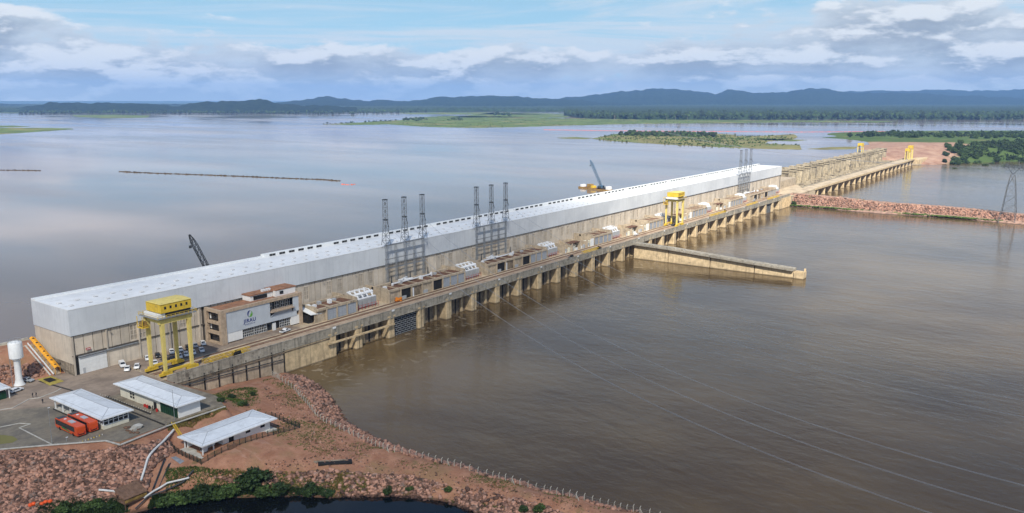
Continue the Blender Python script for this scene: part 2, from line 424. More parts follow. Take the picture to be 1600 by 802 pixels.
PX = [  # u, v, height of the ground there
 (0,802,2.6),(0,775,5.0),(0,745,8.0),(0,722,10.6),(60,802,2.2),(60,770,4.8),(60,740,8.0),(60,718,10.6),(120,795,1.8),(120,765,4.6),(120,735,7.8),(120,710,10.6),
 (180,790,1.6),(180,760,4.2),(180,730,7.6),(190,706,10.8),(220,770,3.2),(230,740,5.6),(230,712,8.8),(235,690,10.8),
 (200,802,.2),(300,786,.0),(380,778,.0),(440,777,.0),(520,778,.0),(590,776,.0),(640,776,.0),(695,785,.0),(750,801,.0),(800,815,.0),(880,830,0),(1000,850,0),
 (260,768,2.6),(260,740,5.0),(262,712,7.2),(270,690,8.6),(300,764,2.6),(300,742,5.4),(300,728,6.8),(370,756,2.4),(370,738,5.4),(370,722,7.0),(430,758,2.2),(430,738,4.9),(450,718,6.2),
 (500,764,1.6),(500,742,3.6),(510,728,5.0),(560,760,2.0),(560,735,4.0),(620,758,2.2),(620,738,3.9),(680,766,2.0),(680,745,4.0),(740,780,2.0),(740,758,3.9),(820,797,2.0),(820,776,3.9),(900,812,2.0),(900,795,3.9),(1000,836,2.0),(1000,818,3.9),
 (430,668,7.0),(450,690,6.6),(470,712,5.8),(330,722,7.1),(290,700,7.4),(420,640,6.6),(470,650,5.4),(500,680,5.0),(540,700,4.6),(600,722,4.2),(680,738,4.2),(760,756,4.0),(860,780,4.0),(960,805,4.0),
 (300,668,9.4),(330,655,9.4),(350,644,9.6),(372,640,7.6),(360,655,7.4),(400,660,7.2),
 (340,622,8.6),(365,612,6.8),(392,602,6.2),(420,597,5.4),(400,625,6.6),(445,610,5.0),(455,592,3.6),(330,618,8.4),
 (452,583,-.1),(475,590,-.1),(500,605,-.1),(520,622,-.1),(530,640,-.1),(545,664,-.1),(580,684,-.1),(620,699,-.1),(680,721,-.1),(760,744,-.1),(840,767,-.1),(920,787,-.1),(1000,807,-.1),(1100,830,-.1),
 (437,590,4.2),(462,606,4.2),(482,630,4.2),(493,648,4.2),(520,664,4.1),(545,676,4.1),(600,703,4.1),(660,716,4.0),(720,730,4.0),(800,752,4.0),(900,777,4.0),(1000,800,4.0),(1100,824,4.0)]
for u, v, h in PX: cp.append(at(u, v, h))
for u, v in ((318,613),(343,605),(380,598),(415,590),(445,583)): cp.append(at_y(u, v, 261.3))          # foot of the retaining wall
for u, v in ((470,570),(530,600),(560,640),(590,672),(640,690),(700,712),(780,735),(860,758),(940,778),(1050,800)): cp.append(at(u, v, -7.0))
for u, v in ((300,815),(440,810),(590,810),(690,820)): cp.append(at(u, v, -5.0))
F_near = Field(cp)
gx = np.arange(28, 236, 1.1); gy = np.arange(50, 330, 1.1); GX, GY = np.meshgrid(gx, gy)
GZ = F_near(GX, GY)
ins = in_poly(GX, GY, PLAT) & (GY < 299.5)
GZ = np.where(ins, 11.8, GZ+(vnoise(GX, GY, 9, 3)-.5)*1.0*np.clip((12-GZ)/3, 0, 1)*np.clip((GZ+1)/2, .2, 1))
GZ = np.where((GX > 152.5) & (GY > 262.5), np.minimum(GZ, -3), GZ)
def ground_z(x, y):
    i = np.clip((np.asarray(x)-gx[0])/1.1, 0, len(gx)-1.001); j = np.clip((np.asarray(y)-gy[0])/1.1, 0, len(gy)-1.001)
    i0 = i.astype(int); j0 = j.astype(int); fi = i-i0; fj = j-j0
    return GZ[j0,i0]*(1-fi)*(1-fj)+GZ[j0,i0+1]*fi*(1-fj)+GZ[j0+1,i0]*(1-fi)*fj+GZ[j0+1,i0+1]*fi*fj
def grid_faces(nx, ny):
    a = np.arange(nx*ny).reshape(ny, nx); return np.stack([a[:-1,:-1].ravel(), a[:-1,1:].ravel(), a[1:,1:].ravel(), a[1:,:-1].ravel()], 1)
def earth_mat():
    m, nt, b = newmat('red_earth')
    c = mixc(nt, remap(nt, noise(nt, .25, 6, .7), .3, .7), (.29,.135,.080), (.43,.225,.140))
    c = mixc(nt, remap(nt, noise(nt, .07, 5, .65), .5, .66), c, (.30,.175,.095))           # ochre patches
    c = mixc(nt, remap(nt, noise(nt, .11, 7, .72), .56, .70, 0, .7), c, (.115,.115,.036))       # thin weeds
    c = mixc(nt, remap(nt, noise(nt, .9, 8, .8), .56, .66, 0, .75), c, (.15,.085,.06))          # clods and gravel
    c = mixc(nt, remap(nt, noise(nt, 1.7, 8, .8), .60, .68, 0, .6), c, (.46,.33,.25))
    c = mixc(nt, remap(nt, noise(nt, .35, 5, .6, stretch=(1, .18, 1)), .60, .68, 0, .5), c, (.44,.26,.185))   # wheel-worn streaks
    gw = nt.nodes.new('ShaderNodeNewGeometry'); sw0 = nt.nodes.new('ShaderNodeSeparateXYZ'); nt.links.new(gw.outputs['Position'], sw0.inputs[0])
    c = mixc(nt, remap(nt, sw0.outputs['Z'], .2, .8, .8, 0), c, (.06,.038,.026))
    nt.links.new(c, b.inputs['Base Color']); b.inputs['Roughness'].default_value = .95; b.inputs['Specular IOR Level'].default_value = .15
    bn = nt.nodes.new('ShaderNodeBump'); bn.inputs['Strength'].default_value = .7; bn.inputs['Distance'].default_value = .3
    nt.links.new(noise(nt, 1.2, 6, .7), bn.inputs['Height']); nt.links.new(bn.outputs[0], b.inputs['Normal'])
    return m
M['earth'] = earth_mat()
bank = link('river_bank', raw_mesh('river_bank', np.stack([GX.ravel(), GY.ravel(), GZ.ravel()], 1), grid_faces(len(gx), len(gy)), M['earth'], True), 'structure')

# rocks ------------------------------------------------------------
PHI = (1+5**.5)/2
ICO = np.array([(-1,PHI,0),(1,PHI,0),(-1,-PHI,0),(1,-PHI,0),(0,-1,PHI),(0,1,PHI),(0,-1,-PHI),(0,1,-PHI),(PHI,0,-1),(PHI,0,1),(-PHI,0,-1),(-PHI,0,1)])/math.hypot(1,PHI)
ICF = np.array([(0,11,5),(0,5,1),(0,1,7),(0,7,10),(0,10,11),(1,5,9),(5,11,4),(11,10,2),(10,7,6),(7,1,8),(3,9,4),(3,4,2),(3,2,6),(3,6,8),(3,8,9),(4,9,5),(2,4,11),(6,2,10),(8,6,7),(9,8,1)])
def blobs(P, S, jit=.35, sq=(1,1,1), spin=True):
    """many deformed 20-faced lumps at P with sizes S: (verts, faces)"""
    n = len(P); V = np.repeat(ICO[None], n, 0)*(1+rng.uniform(-jit, jit, (n, 12, 1)))*(1+rng.uniform(-jit*.5, jit*.5, (n, 12, 3)))
    V = V*np.array(sq)*(rng.uniform(.7, 1.25, (n, 1, 3)))
    if spin:
        t = rng.uniform(0, 2*math.pi, n); c, s = np.cos(t), np.sin(t)
        V = np.stack([V[...,0]*c[:,None]-V[...,1]*s[:,None], V[...,0]*s[:,None]+V[...,1]*c[:,None], V[...,2]], 2)
    V = V*np.asarray(S).reshape(n, 1, -1)+np.asarray(P)[:, None]
    F = (ICF[None]+(np.arange(n)*12)[:, None, None]).reshape(-1, 3)
    return V.reshape(-1, 3), F
def px_poly(pp, h): return [at(u, v, h if not isinstance(h, (list, tuple)) else h[i])[:2] for i, (u, v) in enumerate(pp)]
def scatter(poly, n, keep=None):
    p = np.array(poly); lo, hi = p.min(0), p.max(0); out = []
    while sum(map(len, out)) < n:
        q = rng.uniform(lo, hi, (n*2, 2)); q = q[in_poly(q[:,0], q[:,1], poly)]
        if keep is not None: q = q[keep(q[:,0], q[:,1])]
        if len(q) == 0: break
        out.append(q)
    return np.concatenate(out)[:n] if out else np.zeros((0, 2))
def to_px(x, y, z):
    d = np.stack([np.asarray(x), np.asarray(y)], -1); f = d@FWD; r = d@RGT; zz = np.asarray(z)-CAMZ
    dep = f*CP-zz*SP; return 800+FPX*r/dep, 401-FPX*(f*SP+zz*CP)/dep
near_pos = []; near_siz = []
def rocks_px(poly_px, hs, n, smin, smax, dens=None):
    hs = hs if isinstance(hs, (list, tuple)) else [hs]*len(poly_px)
    poly = [at(u, v, h)[:2] for (u, v), h in zip(poly_px, hs)]
    q = scatter(poly, n, dens); z = ground_z(q[:,0], q[:,1]); ok = (z > -1.2) & ~(in_poly(q[:,0], q[:,1], PLAT))
    q = q[ok]; z = z[ok]; s = smin+(smax-smin)*rng.random(len(q))**3.0
    near_pos.append(np.stack([q[:,0], q[:,1], z+s*.28], 1)); near_siz.append(s)
# left slope below the platform, bank above the pond, shore riprap, slope behind the water tower
rocks_px([(-60,712),(60,708),(165,702),(225,694),(262,678),(272,700),(240,735),(226,770),(190,782),(100,792),(60,815),(-60,830)], [11,11,11.2,11,11,8.5,5.6,3.2,2.4,2,1.8,2], 20000, .15, .82)
rocks_px([(330,738),(420,735),(520,735),(640,742),(760,765),(900,800),(1000,830),(960,860),(840,830),(760,806),(700,787),(640,778),(560,778),(470,779),(400,772)], [6,5.4,4.2,3.8,3.8,3.8,3.8,0,0,0,0,0,0,0,0], 9500, .15, .75, lambda x, y: vnoise(x, y, 9, 5)+rng.normal(0, .1, len(x)) > .34)
rocks_px([(440,584),(470,588),(500,603),(532,640),(548,664),(620,698),(680,720),(760,743),(840,766),(1000,806),(1000,802),(880,772),(760,741),(660,716),(600,702),(545,677),(520,666),(498,648),(480,622),(455,600)], [3,0,0,0,0,0,0,0,0,0,3.5,3.5,3.5,3.5,3.8,3.8,3.8,3.8,3.8,3.8], 6000, .18, .9)
q = scatter([(40,301),(131,301),(131,316),(40,316)], 2600, lambda x, y: vnoise(x, y, 12, 8)+(316-y)*.03 > .62); s = .25+.8*rng.random(len(q))**2.2
near_pos.append(np.stack([q[:,0], q[:,1], ground_z(q[:,0], q[:,1])+s*.1], 1)); near_siz.append(s)
# loose stones on the spit
rocks_px([(400,600),(470,615),(520,668),(600,712),(540,722),(470,700),(430,640)], [6,5,4.5,4.2,5,6,7], 900, .12, .45)
rocks_px([(300,735),(430,728),(560,728),(760,762),(960,810),(960,802),(760,752),(600,722),(520,712),(470,715),(360,728)], [6.8,6.4,4.5,4,4,4,4,4.4,5,6,7], 900, .08, .35)
NP_ = np.concatenate(near_pos); NS = np.concatenate(near_siz)
u_, v_ = to_px(NP_[:,0], NP_[:,1], NP_[:,2]); vis = (u_ > -15) & (u_ < 1615) & (v_ < 812); NP_ = NP_[vis]; NS = NS[vis]
order = np.argsort(-NS); big = order[:300]; rest = order[300:]
V, F = blobs(NP_[rest], NS[rest], .32, (1,1,.75)); link('riprap_rocks', raw_mesh('riprap', V, F, M['rock']), 'stuff', bank)
rockmesh = []
for i in range(8):
    V, F = blobs(np.zeros((1,3)), [1.0], .32, (1,1,.75)); rockmesh.append(raw_mesh('rock', V, F, M['rock']))
for i in big:
    o = place('rock', rockmesh[random.randrange(8)], bank, tuple(NP_[i]), random.random()*6.28, (NS[i],)*3)

# ------------------------------------------------------------------ setting: rock dike, far banks
def loft(name, rows, m, kind='structure', smooth=False):
    nx = len(rows[0]); V = np.array([p for r in rows for p in r], float); return link(name, raw_mesh(name, V, grid_faces(nx, len(rows)), m, smooth), kind)
rows = []; dpos = []
for i in range(120):
    t = i/119; y = 268-t*330
    w0 = 856+10*math.sin(t*2.2)-18*t+4*math.sin(t*17); crest = 11.5-6.0*min(1, t*1.25)**.8
    pr = [(w0-4,-3),(w0,0),(w0+5,1.6),(w0+9,2.4),(w0+20,crest),(w0+30,crest),(w0+36,crest-1),(w0+48,-3)]
    rows.append([(x+random.uniform(-.8,.8), y, z+random.uniform(-.25,.25)) for x, z in pr])
    for j in range(80):
        f = random.random(); 
        if f < .8: x = w0+8+12*random.random(); z = 2.3+(crest-2.3)*(x-w0-8)/12
        else: x = w0+30+14*random.random(); z = crest-(x-w0-30)*crest/16
        dpos.append((x, y-random.random()*2.8, z))
M['dike'] = mat('dike_rubble', (.30,.19,.14), .95, .35, .3, 0, ((.13,.125,.04), .06, .56, .68), .8, 1, wet=True)
dike = loft('rock_dike', rows, M['dike'])
dp = np.array(dpos); V, F = blobs(dp, .32+.85*rng.random(len(dp))**2.4, .32, (1,1,.75)); link('dike_rocks', raw_mesh('dike_rocks', V, F, M['rock']), 'stuff', dike)
gp = []
for i in range(2600):
    t = random.random(); y = 262-t*300; w0 = 856+10*math.sin(t*2.2)-18*t
    gp.append((w0+2+6*random.random(), y, 1.0+random.random()*.8))
gp = np.array(gp); gp = gp[vnoise(gp[:,0], gp[:,1], 30, 2)+rng.normal(0,.06,len(gp)) > .42]
V, F = blobs(gp, .5+.5*rng.random(len(gp)), .4, (1,1,.6)); setp(link('dike_weeds', raw_mesh('dike_weeds', V, F, M['grassgreen']), 'stuff'), 'strip of green weeds along the water edge of the rock dike', 'weeds')

# right bank beyond the spillway: red earth shoulder, scrub, meadow
rb = []
for u, v, h in [(1405,254,2),(1420,262,-.5),(1465,262,-.5),(1465,256,-.2),(1500,253,.3),(1560,252,.3),(1600,252,.3),(1700,250,.3),(1420,246,10),(1470,246,9),(1530,246,7),(1600,244,8),(1700,242,8),
  (1390,240,19),(1375,232,20),(1400,229,22),(1440,227,24),(1480,226,23),(1500,228,20),(1540,232,18),(1600,230,18),(1560,226,21),(1600,222,22),(1700,220,22),
  (1350,231,17),(1360,226,17),(1390,224,18.6),(1430,221,19),(1500,219,19),(1600,216,19),(1700,214,19),(1290,215,17.2),(1330,217,17.2),(1300,211,17.2),(1340,209,18),(1400,208,18.4),(1500,208,18.4),(1600,208,18.4),(1700,208,18.4)]:
    rb.append(at(u, v, h))
for u, v, h in [(1380,266,-8),(1450,272,-8),(1540,266,-8),(1650,266,-8),(1290,205,15.5),(1400,202,15.5),(1500,201,15.5),(1600,201,15.5),(1700,200,15.5),(1265,213,15.5),(1290,221,15.8),(1330,223,16),(1330,231,15)]:
    rb.append(at(u, v, h))
F_far = Field(rb)
rg = []
NU, NV = 170, 150
for j in range(NV):
    v = 268-(268-200.5)*(j/(NV-1))**.8; rr = []
    for i in range(NU):
        u = 1262+i*(1720-1262)/(NU-1); x, y, _ = at(u, v, 14); rr.append((x, y))
    rg.append(rr)
rg = np.array(rg); zz = F_far(rg[...,0], rg[...,1]); zz += (vnoise(rg[...,0], rg[...,1], 40, 4)-.5)*3*np.clip((zz-17.5)/3, 0, 1)
drop = (rg[...,1] > 300) & (rg[...,0] < 1560) & (zz < 18); zz = np.where((rg[...,0] < 1548) & (rg[...,1] < 345), np.minimum(zz, -4), zz)
def rb_mat():
    m, nt, b = newmat('right_bank_ground')
    g = nt.nodes.new('ShaderNodeNewGeometry'); sp = nt.nodes.new('ShaderNodeSeparateXYZ'); nt.links.new(g.outputs['Position'], sp.inputs[0])
    red = mixc(nt, remap(nt, noise(nt, .05, 6, .7), .3, .7), (.25,.14,.10), (.38,.25,.18))
    grn = mixc(nt, remap(nt, noise(nt, .02, 6, .7), .3, .7), (.045,.078,.020), (.085,.125,.036))
    grn = mixc(nt, remap(nt, noise(nt, .012, 5, .7), .55, .7), grn, (.18,.155,.06))
    # bare earth on the shoulder by the dam end, grown over farther off
    def lin(vx, vy, c0):
        k1 = nt.nodes.new('ShaderNodeMath'); k1.operation = 'MULTIPLY_ADD'; nt.links.new(sp.outputs['X'], k1.inputs[0]); k1.inputs[1].default_value = vx; k1.inputs[2].default_value = c0
        k2 = nt.nodes.new('ShaderNodeMath'); k2.operation = 'MULTIPLY_ADD'; nt.links.new(sp.outputs['Y'], k2.inputs[0]); k2.inputs[1].default_value = vy; nt.links.new(k1.outputs[0], k2.inputs[2])
        k3 = nt.nodes.new('ShaderNodeMath'); k3.operation = 'MULTIPLY_ADD'; nt.links.new(noise(nt, .02, 5), k3.inputs[0]); k3.inputs[1].default_value = 120; nt.links.new(k2.outputs[0], k3.inputs[2]); return k3.outputs[0]
    c = mixc(nt, remap(nt, lin(1, 0, 0), 1960, 2030), red, grn)
    c = mixc(nt, remap(nt, lin(.12, -1, 0), 30, 62), c, grn)
    nt.links.new(c, b.inputs['Base Color']); b.inputs['Roughness'].default_value = .95; b.inputs['Specular IOR Level'].default_value = .1
    return m
M['rbank'] = rb_mat()
rbank = link('right_bank', raw_mesh('right_bank', np.concatenate([rg, zz[...,None]], 2).reshape(-1, 3), grid_faces(NU, NV), M['rbank'], True), 'structure')

# islands --------------------------------------------------------------
M['marsh'] = mat('marsh_grass', (.085,.125,.026), .95, .35, .012, 0, ((.21,.17,.07), .006, .52, .66))
M['marsh_dry'] = mat('dry_marsh', (.17,.155,.055), .95, .35, .012, 0, ((.08,.12,.03), .006, .5, .66))
M['crownfar'] = mat('far_crown', (.028,.052,.015), .9, .4, .02, island=.7)
M['scrubfar'] = mat('far_scrub', (.06,.10,.024), .9, .4, .02, island=.5)
M['trunkpale'] = mat('pale_trunk', (.27,.25,.21), .9, .2)
def island(pp, name, m, rise=1.0, wob=.25):
    # outline roughened so that the shore is ragged
    out = []; n = len(pp)
    for i in range(n):
        (u0, v0), (u1, v1) = pp[i], pp[(i+1) % n]; L_ = max(1, int(math.hypot(u1-u0, (v1-v0)*4)/5))
        for k_ in range(L_):
            t = k_/L_; out.append((u0+(u1-u0)*t+random.uniform(-1.2,1.2), v0+(v1-v0)*t+random.uniform(-wob,wob)))
    poly = [at(u, v, ZR)[:2] for u, v in out]
    b = MB(); b.prism(poly, ZR-1.5, ZR+.3); return b.build(name, m, kind='structure')
def crowns(name, poly, n, h0, h1, z, m, kind='stuff', sq=(1,1,.8), keep=None, wide=.55):
    q = scatter(poly, n, keep); h = h0+(h1-h0)*rng.random(len(q))**1.6
    S = np.stack([h*wide, h*wide, h*.5], 1); V, F = blobs(np.stack([q[:,0], q[:,1], z+h*.45], 1), S, .38, sq)
    return link(name, raw_mesh(name, V, F, m), kind)
I1 = [(925,217),(945,213),(962,210),(1000,207),(1060,208),(1120,209.5),(1150,211),(1145,213),(1185,213),(1240,210),(1247,214),(1238,218),(1200,221),(1195,225),(1250,227),(1252,234),(1200,233),(1100,229),(1010,224),(960,221)]
island(I1, 'island', M['marsh_dry'], 1.5)
p1 = [at(u, v, ZR)[:2] for u, v in I1]
setp(crowns('island_scrub', p1, 1300, 1.5, 4.5, ZR+.3, M['scrubfar'], keep=lambda x, y: vnoise(x, y, 60, 1) > .45), 'low green scrub over the oval island behind the dam', 'scrub')
setp(crowns('island_trees', px_poly([(960,212),(985,207.5),(1060,209),(1120,211),(1118,215),(1060,214),(1000,213)], ZR), 330, 5, 12, ZR, M['crownfar']), 'dark tree belt along the back of the oval island', 'trees')
I3 = [(505,194.5),(560,192),(625,188),(640,184),(700,181.5),(780,182),(860,184.5),(960,186.5),(1100,187.5),(1250,188.5),(1400,189.5),(1370,191.5),(1250,191),(1150,192.5),(1000,193.5),(880,196.5),(800,199),(730,200),(660,198),(610,194.5),(550,195.5)]
island(I3, 'marsh_island', M['marsh'], 1.0)
setp(crowns('marsh_tussocks', [at(u, v, ZR)[:2] for u, v in I3], 2200, 1.2, 3.2, ZR+.2, M['scrubfar'], keep=lambda x, y: vnoise(x, y, 120, 6) > .5), 'rough green tussocks on the long marsh island', 'tussocks')
for nm, pp, n, h0, h1, lab in (
    ('tree_clump', [(770,181),(775,179),(797,179),(800,181),(790,182)], 40, 9, 20, 'round dark clump of trees alone on the marsh, left of the big forest'),
    ('tree_clump', [(628,189),(632,185.5),(660,185),(668,187.5),(650,190)], 60, 6, 12, 'dark tree clump on the left point of the marsh island'),
    ('tree_clump', [(700,188.5),(705,186.5),(722,186.5),(724,188.5)], 25, 5, 10, 'small dark clump in the middle of the marsh island'),
    ('tree_row', [(505,194.6),(505,193.6),(560,191.4),(620,188),(622,189),(560,192.6)], 60, 3, 8, 'thin row of bushes on the left tip of the marsh island')):
    setp(crowns(nm, px_poly(pp, ZR), n, h0, h1, ZR, M['crownfar'], 'stuff'), lab, 'trees')
for pp, mm in (([(-60,200),(60,200),(112,201),(116,202),(60,206),(0,210),(-60,216)], 'marsh'), ([(-60,197),(20,196.5),(48,198),(20,199),(-60,199.5)], 'marsh'),
    ([(112,180.2),(180,179.6),(235,181),(228,184),(170,185),(120,183)], 'marsh'), ([(620,176.5),(760,176),(900,178.5),(880,179.5),(760,179),(640,178.5)], 'marsh'),
    ([(1262,233),(1300,230),(1340,229.5),(1335,233),(1290,234)], 'marsh_dry'), ([(1180,216),(1260,219),(1240,221),(1190,219)], 'marsh'),
    ([(870,215.5),(900,214.5),(925,216),(915,217.5),(880,216.8)], 'marsh_dry'), ([(700,184),(770,176),(900,181),(880,184),(760,183.5)], 'marsh')):
    island(pp, 'marsh_island', M[mm], 1.0, .15)

# hills ----------------------------------------------------------------
def hill_mat():
    m, nt, b = newmat('forested_hill')
    c = mixc(nt, remap(nt, noise(nt, .02, 8, .75), .35, .65), (.005,.012,.008), (.024,.038,.016))
    nt.links.new(c, b.inputs['Base Color']); b.inputs['Roughness'].default_value = .95; b.inputs['Specular IOR Level'].default_value = .05
    bn = nt.nodes.new('ShaderNodeBump'); bn.inputs['Strength'].default_value = 1.0; bn.inputs['Distance'].default_value = 14
    nt.links.new(noise(nt, .03, 6, .8), bn.inputs['Height']); nt.links.new(bn.outputs[0], b.inputs['Normal'])
    return m
M['hill'] = hill_mat()
def hill(name, sky, d, depth, seed, step=2.0):
    us = np.arange(sky[0][0], sky[-1][0]+.1, step); vt = np.interp(us, [a for a, b in sky], [b for a, b in sky])
    top = np.array([at_d(u, v+1.2, d)[2] for u, v in zip(us, vt)])
    top = top+(vnoise(us, us*0, 42, seed+7, 4)-.5)*d*.0052; prof = np.linspace(-1, 1, 26); V = np.zeros((len(prof), len(us), 3))
    for j, t in enumerate(prof):
        for i, u in enumerate(us):
            dd = d+t*depth; r = (u-800)/FPX*d
            V[j, i, :2] = FWD*dd+RGT*r*(1+.15*t)
        env = np.clip(1-abs(t), 0, 1)**.9
        n1 = vnoise(V[j,:,0], V[j,:,1], depth*.7, seed, 5)-.5
        V[j, :, 2] = 8+(top-8)*np.clip(env*(1+n1*.9*(1-env)*2.2), 0, None)+(vnoise(V[j,:,0], V[j,:,1], 90, seed+1, 3)-.5)*34*env
    o = link(name, raw_mesh(name, V.reshape(-1,3), grid_faces(len(us), len(prof)), M['hill'], True), 'structure'); return o
hill('hill', [(-120,172),(0,171),(30,171),(60,164),(100,159),(140,157),(200,158.5),(250,162),(290,162),(330,158),(380,156),(415,153.5),(440,159),(480,164),(560,167)], 6300, 700, 1)
hill('hill', [(-300,160),(-100,162),(0,162),(60,163),(150,163),(300,162),(420,161),(460,158),(485,155),(515,150.5),(545,152.5),(580,156),(620,155),(650,153.5),(690,148),(720,151),(750,149.5),(770,148),(800,150.5),(830,152.5),(870,154),(930,158),(1000,161)], 9800, 1500, 2)
hill('hill', [(780,160),(860,155),(900,150),(930,145),(965,139.5),(1000,139.5),(1030,136.5),(1060,139),(1090,140.5),(1112,146),(1130,140.5),(1170,143),(1210,141),(1250,136.5),(1280,138),(1310,143),(1350,142),(1400,143),(1460,146),(1560,152),(1700,156)], 11500, 1700, 3)
hill('hill', [(500,160),(700,158),(820,158),(1000,152),(1150,146),(1300,140.5),(1350,141),(1400,140.5),(1450,139),(1500,139),(1550,138.5),(1580,135.5),(1610,133.5),(1680,137),(1800,142)], 14500, 2000, 4, 3.0)

# far forest -------------------------------------------------------------
M['canopy'] = mat('far_canopy', (.017,.033,.011), .95, .5, .03)
def canopy(name, u0, u1, nu, d0, d1, nd, hgt, seed, edge=None):
    us = np.linspace(u0, u1, nu); V = np.zeros((nd, nu, 3))
    for j in range(nd):
        d = d0*(d1/d0)**(j/(nd-1))
        off = 0 if edge is None else edge(us)
        dd = d+off*(1-j/(nd-1)); V[j,:,0] = FWD[0]*dd+RGT[0]*(us-800)/FPX*dd; V[j,:,1] = FWD[1]*dd+RGT[1]*(us-800)/FPX*dd
        V[j,:,2] = ZR+hgt*(.72+.35*vnoise(V[j,:,0], V[j,:,1], 300, seed, 2))+rng.uniform(-7, 8, nu)
    V[0,:,2] = ZR-.5; V[1,:,:2] = V[0,:,:2]+FWD*2
    return link(name, raw_mesh(name, V.reshape(-1,3), grid_faces(nu, nd), M['canopy']), 'stuff')
setp(canopy('forest', 880, 1720, 620, 3850, 12000, 120, 24, 1, lambda u: np.interp(u, [880,905,960,1000], [900,350,60,0])), 'dark rainforest stretching back from the river on the right', 'forest')
setp(canopy('forest', -140, 880, 420, 6200, 12000, 50, 22, 2), 'distant rainforest along the far reservoir shore', 'forest')
ff = []
for i in range(3400):
    u = random.uniform(884, 1690); d = 3800*(1+.22*random.random()**1.4)+np.interp(u, [884,905,960,1000], [900,350,60,0]); r = (u-800)/FPX*d
    ff.append((FWD[0]*d+RGT[0]*r, FWD[1]*d+RGT[1]*r))
ff = np.array(ff); h = 9+24*rng.random(len(ff))**1.3; P = np.stack([ff[:,0], ff[:,1], ZR+h*.66], 1)
V, F = blobs(P, np.stack([h*.24+2, h*.24+2, h*.34], 1), .5, (1,1,1)); link('forest_edge', raw_mesh('forest_edge', V, F, M['crownfar']), 'stuff')
setp(bpy.data.objects['forest_edge'], 'front trees of the dark rainforest above the green shore', 'forest')
b = MB()
for i in range(210):
    k_ = random.randrange(len(ff)); x, y = ff[k_][0]-FWD[0]*30, ff[k_][1]-FWD[1]*30; hh = random.uniform(10, 24)
    b.beam((x, y, ZR), (x+random.uniform(-2,2), y+random.uniform(-2,2), ZR+hh), .9, .9, 0, .4)
setp(b.build('pale_trunks', M['trunkpale'], kind='stuff'), 'bare pale trunks along the front of the rainforest', 'trunks')
# trees on the far shore, left and middle
for pp, n, h0, h1, lab in (([(30,178.4),(30,176),(430,175),(470,176.5),(470,178)], 700, 12, 26, 'tree line along the foot of the left hill'),
      ([(475,179),(480,175.5),(560,172.5),(650,172),(720,173.5),(640,177),(560,179)], 420, 10, 24, 'dead and living trees on the far middle shore'),
      ([(720,171.5),(760,167),(880,166),(890,168),(880,169),(800,170)], 300, 12, 24, 'thin tree line behind the far channel')):
    setp(crowns('shore_trees', px_poly(pp, ZR), n, h0, h1, ZR, M['crownfar'], wide=.32), lab, 'trees')

# scrub and trees on the right bank: those one can tell apart are things
def leafmesh(name, n, rx, rz, leaf, m, seed, lobes=9):
    rs = np.random.default_rng(seed); C_ = rs.normal(0, 1, (lobes, 3)); C_ /= np.linalg.norm(C_, axis=1)[:, None]
    C_ = C_*np.array([rx*.62, rx*.62, rz*.5])*rs.uniform(.5, 1, (lobes, 1))+np.array([0, 0, rz*.62]); Rr = rs.uniform(.30, .5, lobes)*rx
    k_ = rs.integers(0, lobes, n); d = rs.normal(0, 1, (n, 3)); d /= np.linalg.norm(d, axis=1)[:, None]
    P = C_[k_]+d*(Rr[k_]*rs.uniform(.55, 1.05, n))[:, None]*np.array([1, 1, .85]); P[:,2] = np.maximum(P[:,2], leaf*.4)
    a = rs.normal(0, 1, (n, 3))+d*.3; a /= np.linalg.norm(a, axis=1)[:, None]; bb = np.cross(a, d+rs.normal(0,.5,(n,3))); bb /= np.linalg.norm(bb, axis=1)[:, None]
    s = leaf*rs.uniform(.6, 1.3, (n, 1)); V = np.stack([P-a*s-bb*s*.45, P+a*s*.1-bb*s*.7, P+a*s+bb*s*.1, P+bb*s*.7], 1).reshape(-1, 3)
    F = np.arange(4*n).reshape(n, 4); return raw_mesh(name, V, F, m)
M['trackbed'] = mat('track_bed', (.27,.165,.105), .9, .25, .5, 0, ((.36,.26,.18), .15, .5, .7))
M['roofvent'] = mat('roof_vent', (.62,.62,.61), .6, .1)
M['mast'] = mat('mast_steel', (.20,.21,.22), .5, .2, 1.0, metal=.3)
# ------------------------------------------------------------------ powerhouse
XA, XB, YF, YB = 136.5, 921.5, 293.0, 320.0
ZD, ZC, ZT = 12.0, 27.0, 36.4
ph = thing('powerhouse', 'long white-clad powerhouse hall running the length of the dam', 'building', (XA, YF, ZD))
MB().box(XA+.3, XB-.3, YF+.3, YB-.3, -2, ZC-.02).build('core_wall', M['facade_dark'], ph)
MB().box(XA, XA+.28, YF+.05, YB, ZD+4.2, ZC-.05).build('end_wall', M['facade'], ph)
MB().box(XA-.15, XA+.28, YF+.05, YB, ZD-.1, ZD+4.15).build('end_wall_base', M['rough_concrete'], ph)
for yy, zz in ((297,1.2),(302,2.9),(307,3.5),(312,2.2)): MB().box(XA-.5, XA-.16, yy, yy+3.5, ZD+zz, ZD+zz+.5).build('ledge', M['rough_concrete'], ph)
MB().box(XB-.28, XB, YF+.05, YB, 0, ZC-.05).build('end_wall', M['facade'], ph)
def sheet_panel(w, h, d=.12):
    return MB().box(0, w, 0, d, 0, h).mesh('panel', M['clad'])
n = 38; pw_ = (XB-XA+.4)/n
clad = sheet_panel(pw_-.035, ZT-ZC, .2); roofp = MB().box(0, pw_-.035, 0, YB-YF+.3, 0, .22).mesh('roof_panel', M['roof'])
for i in range(n):
    place('cladding_panel', clad, ph, (XA-.2+i*pw_, YF-.45, ZC-.3))
    place('roof_panel', roofp, ph, (XA-.2+i*pw_, YF-.2, ZT-.2))
MB().box(XA-.12, XB+.12, YF-.22, YF-.02, ZC-.3, ZT-.32).build('cladding_backing', M['seam'], ph)
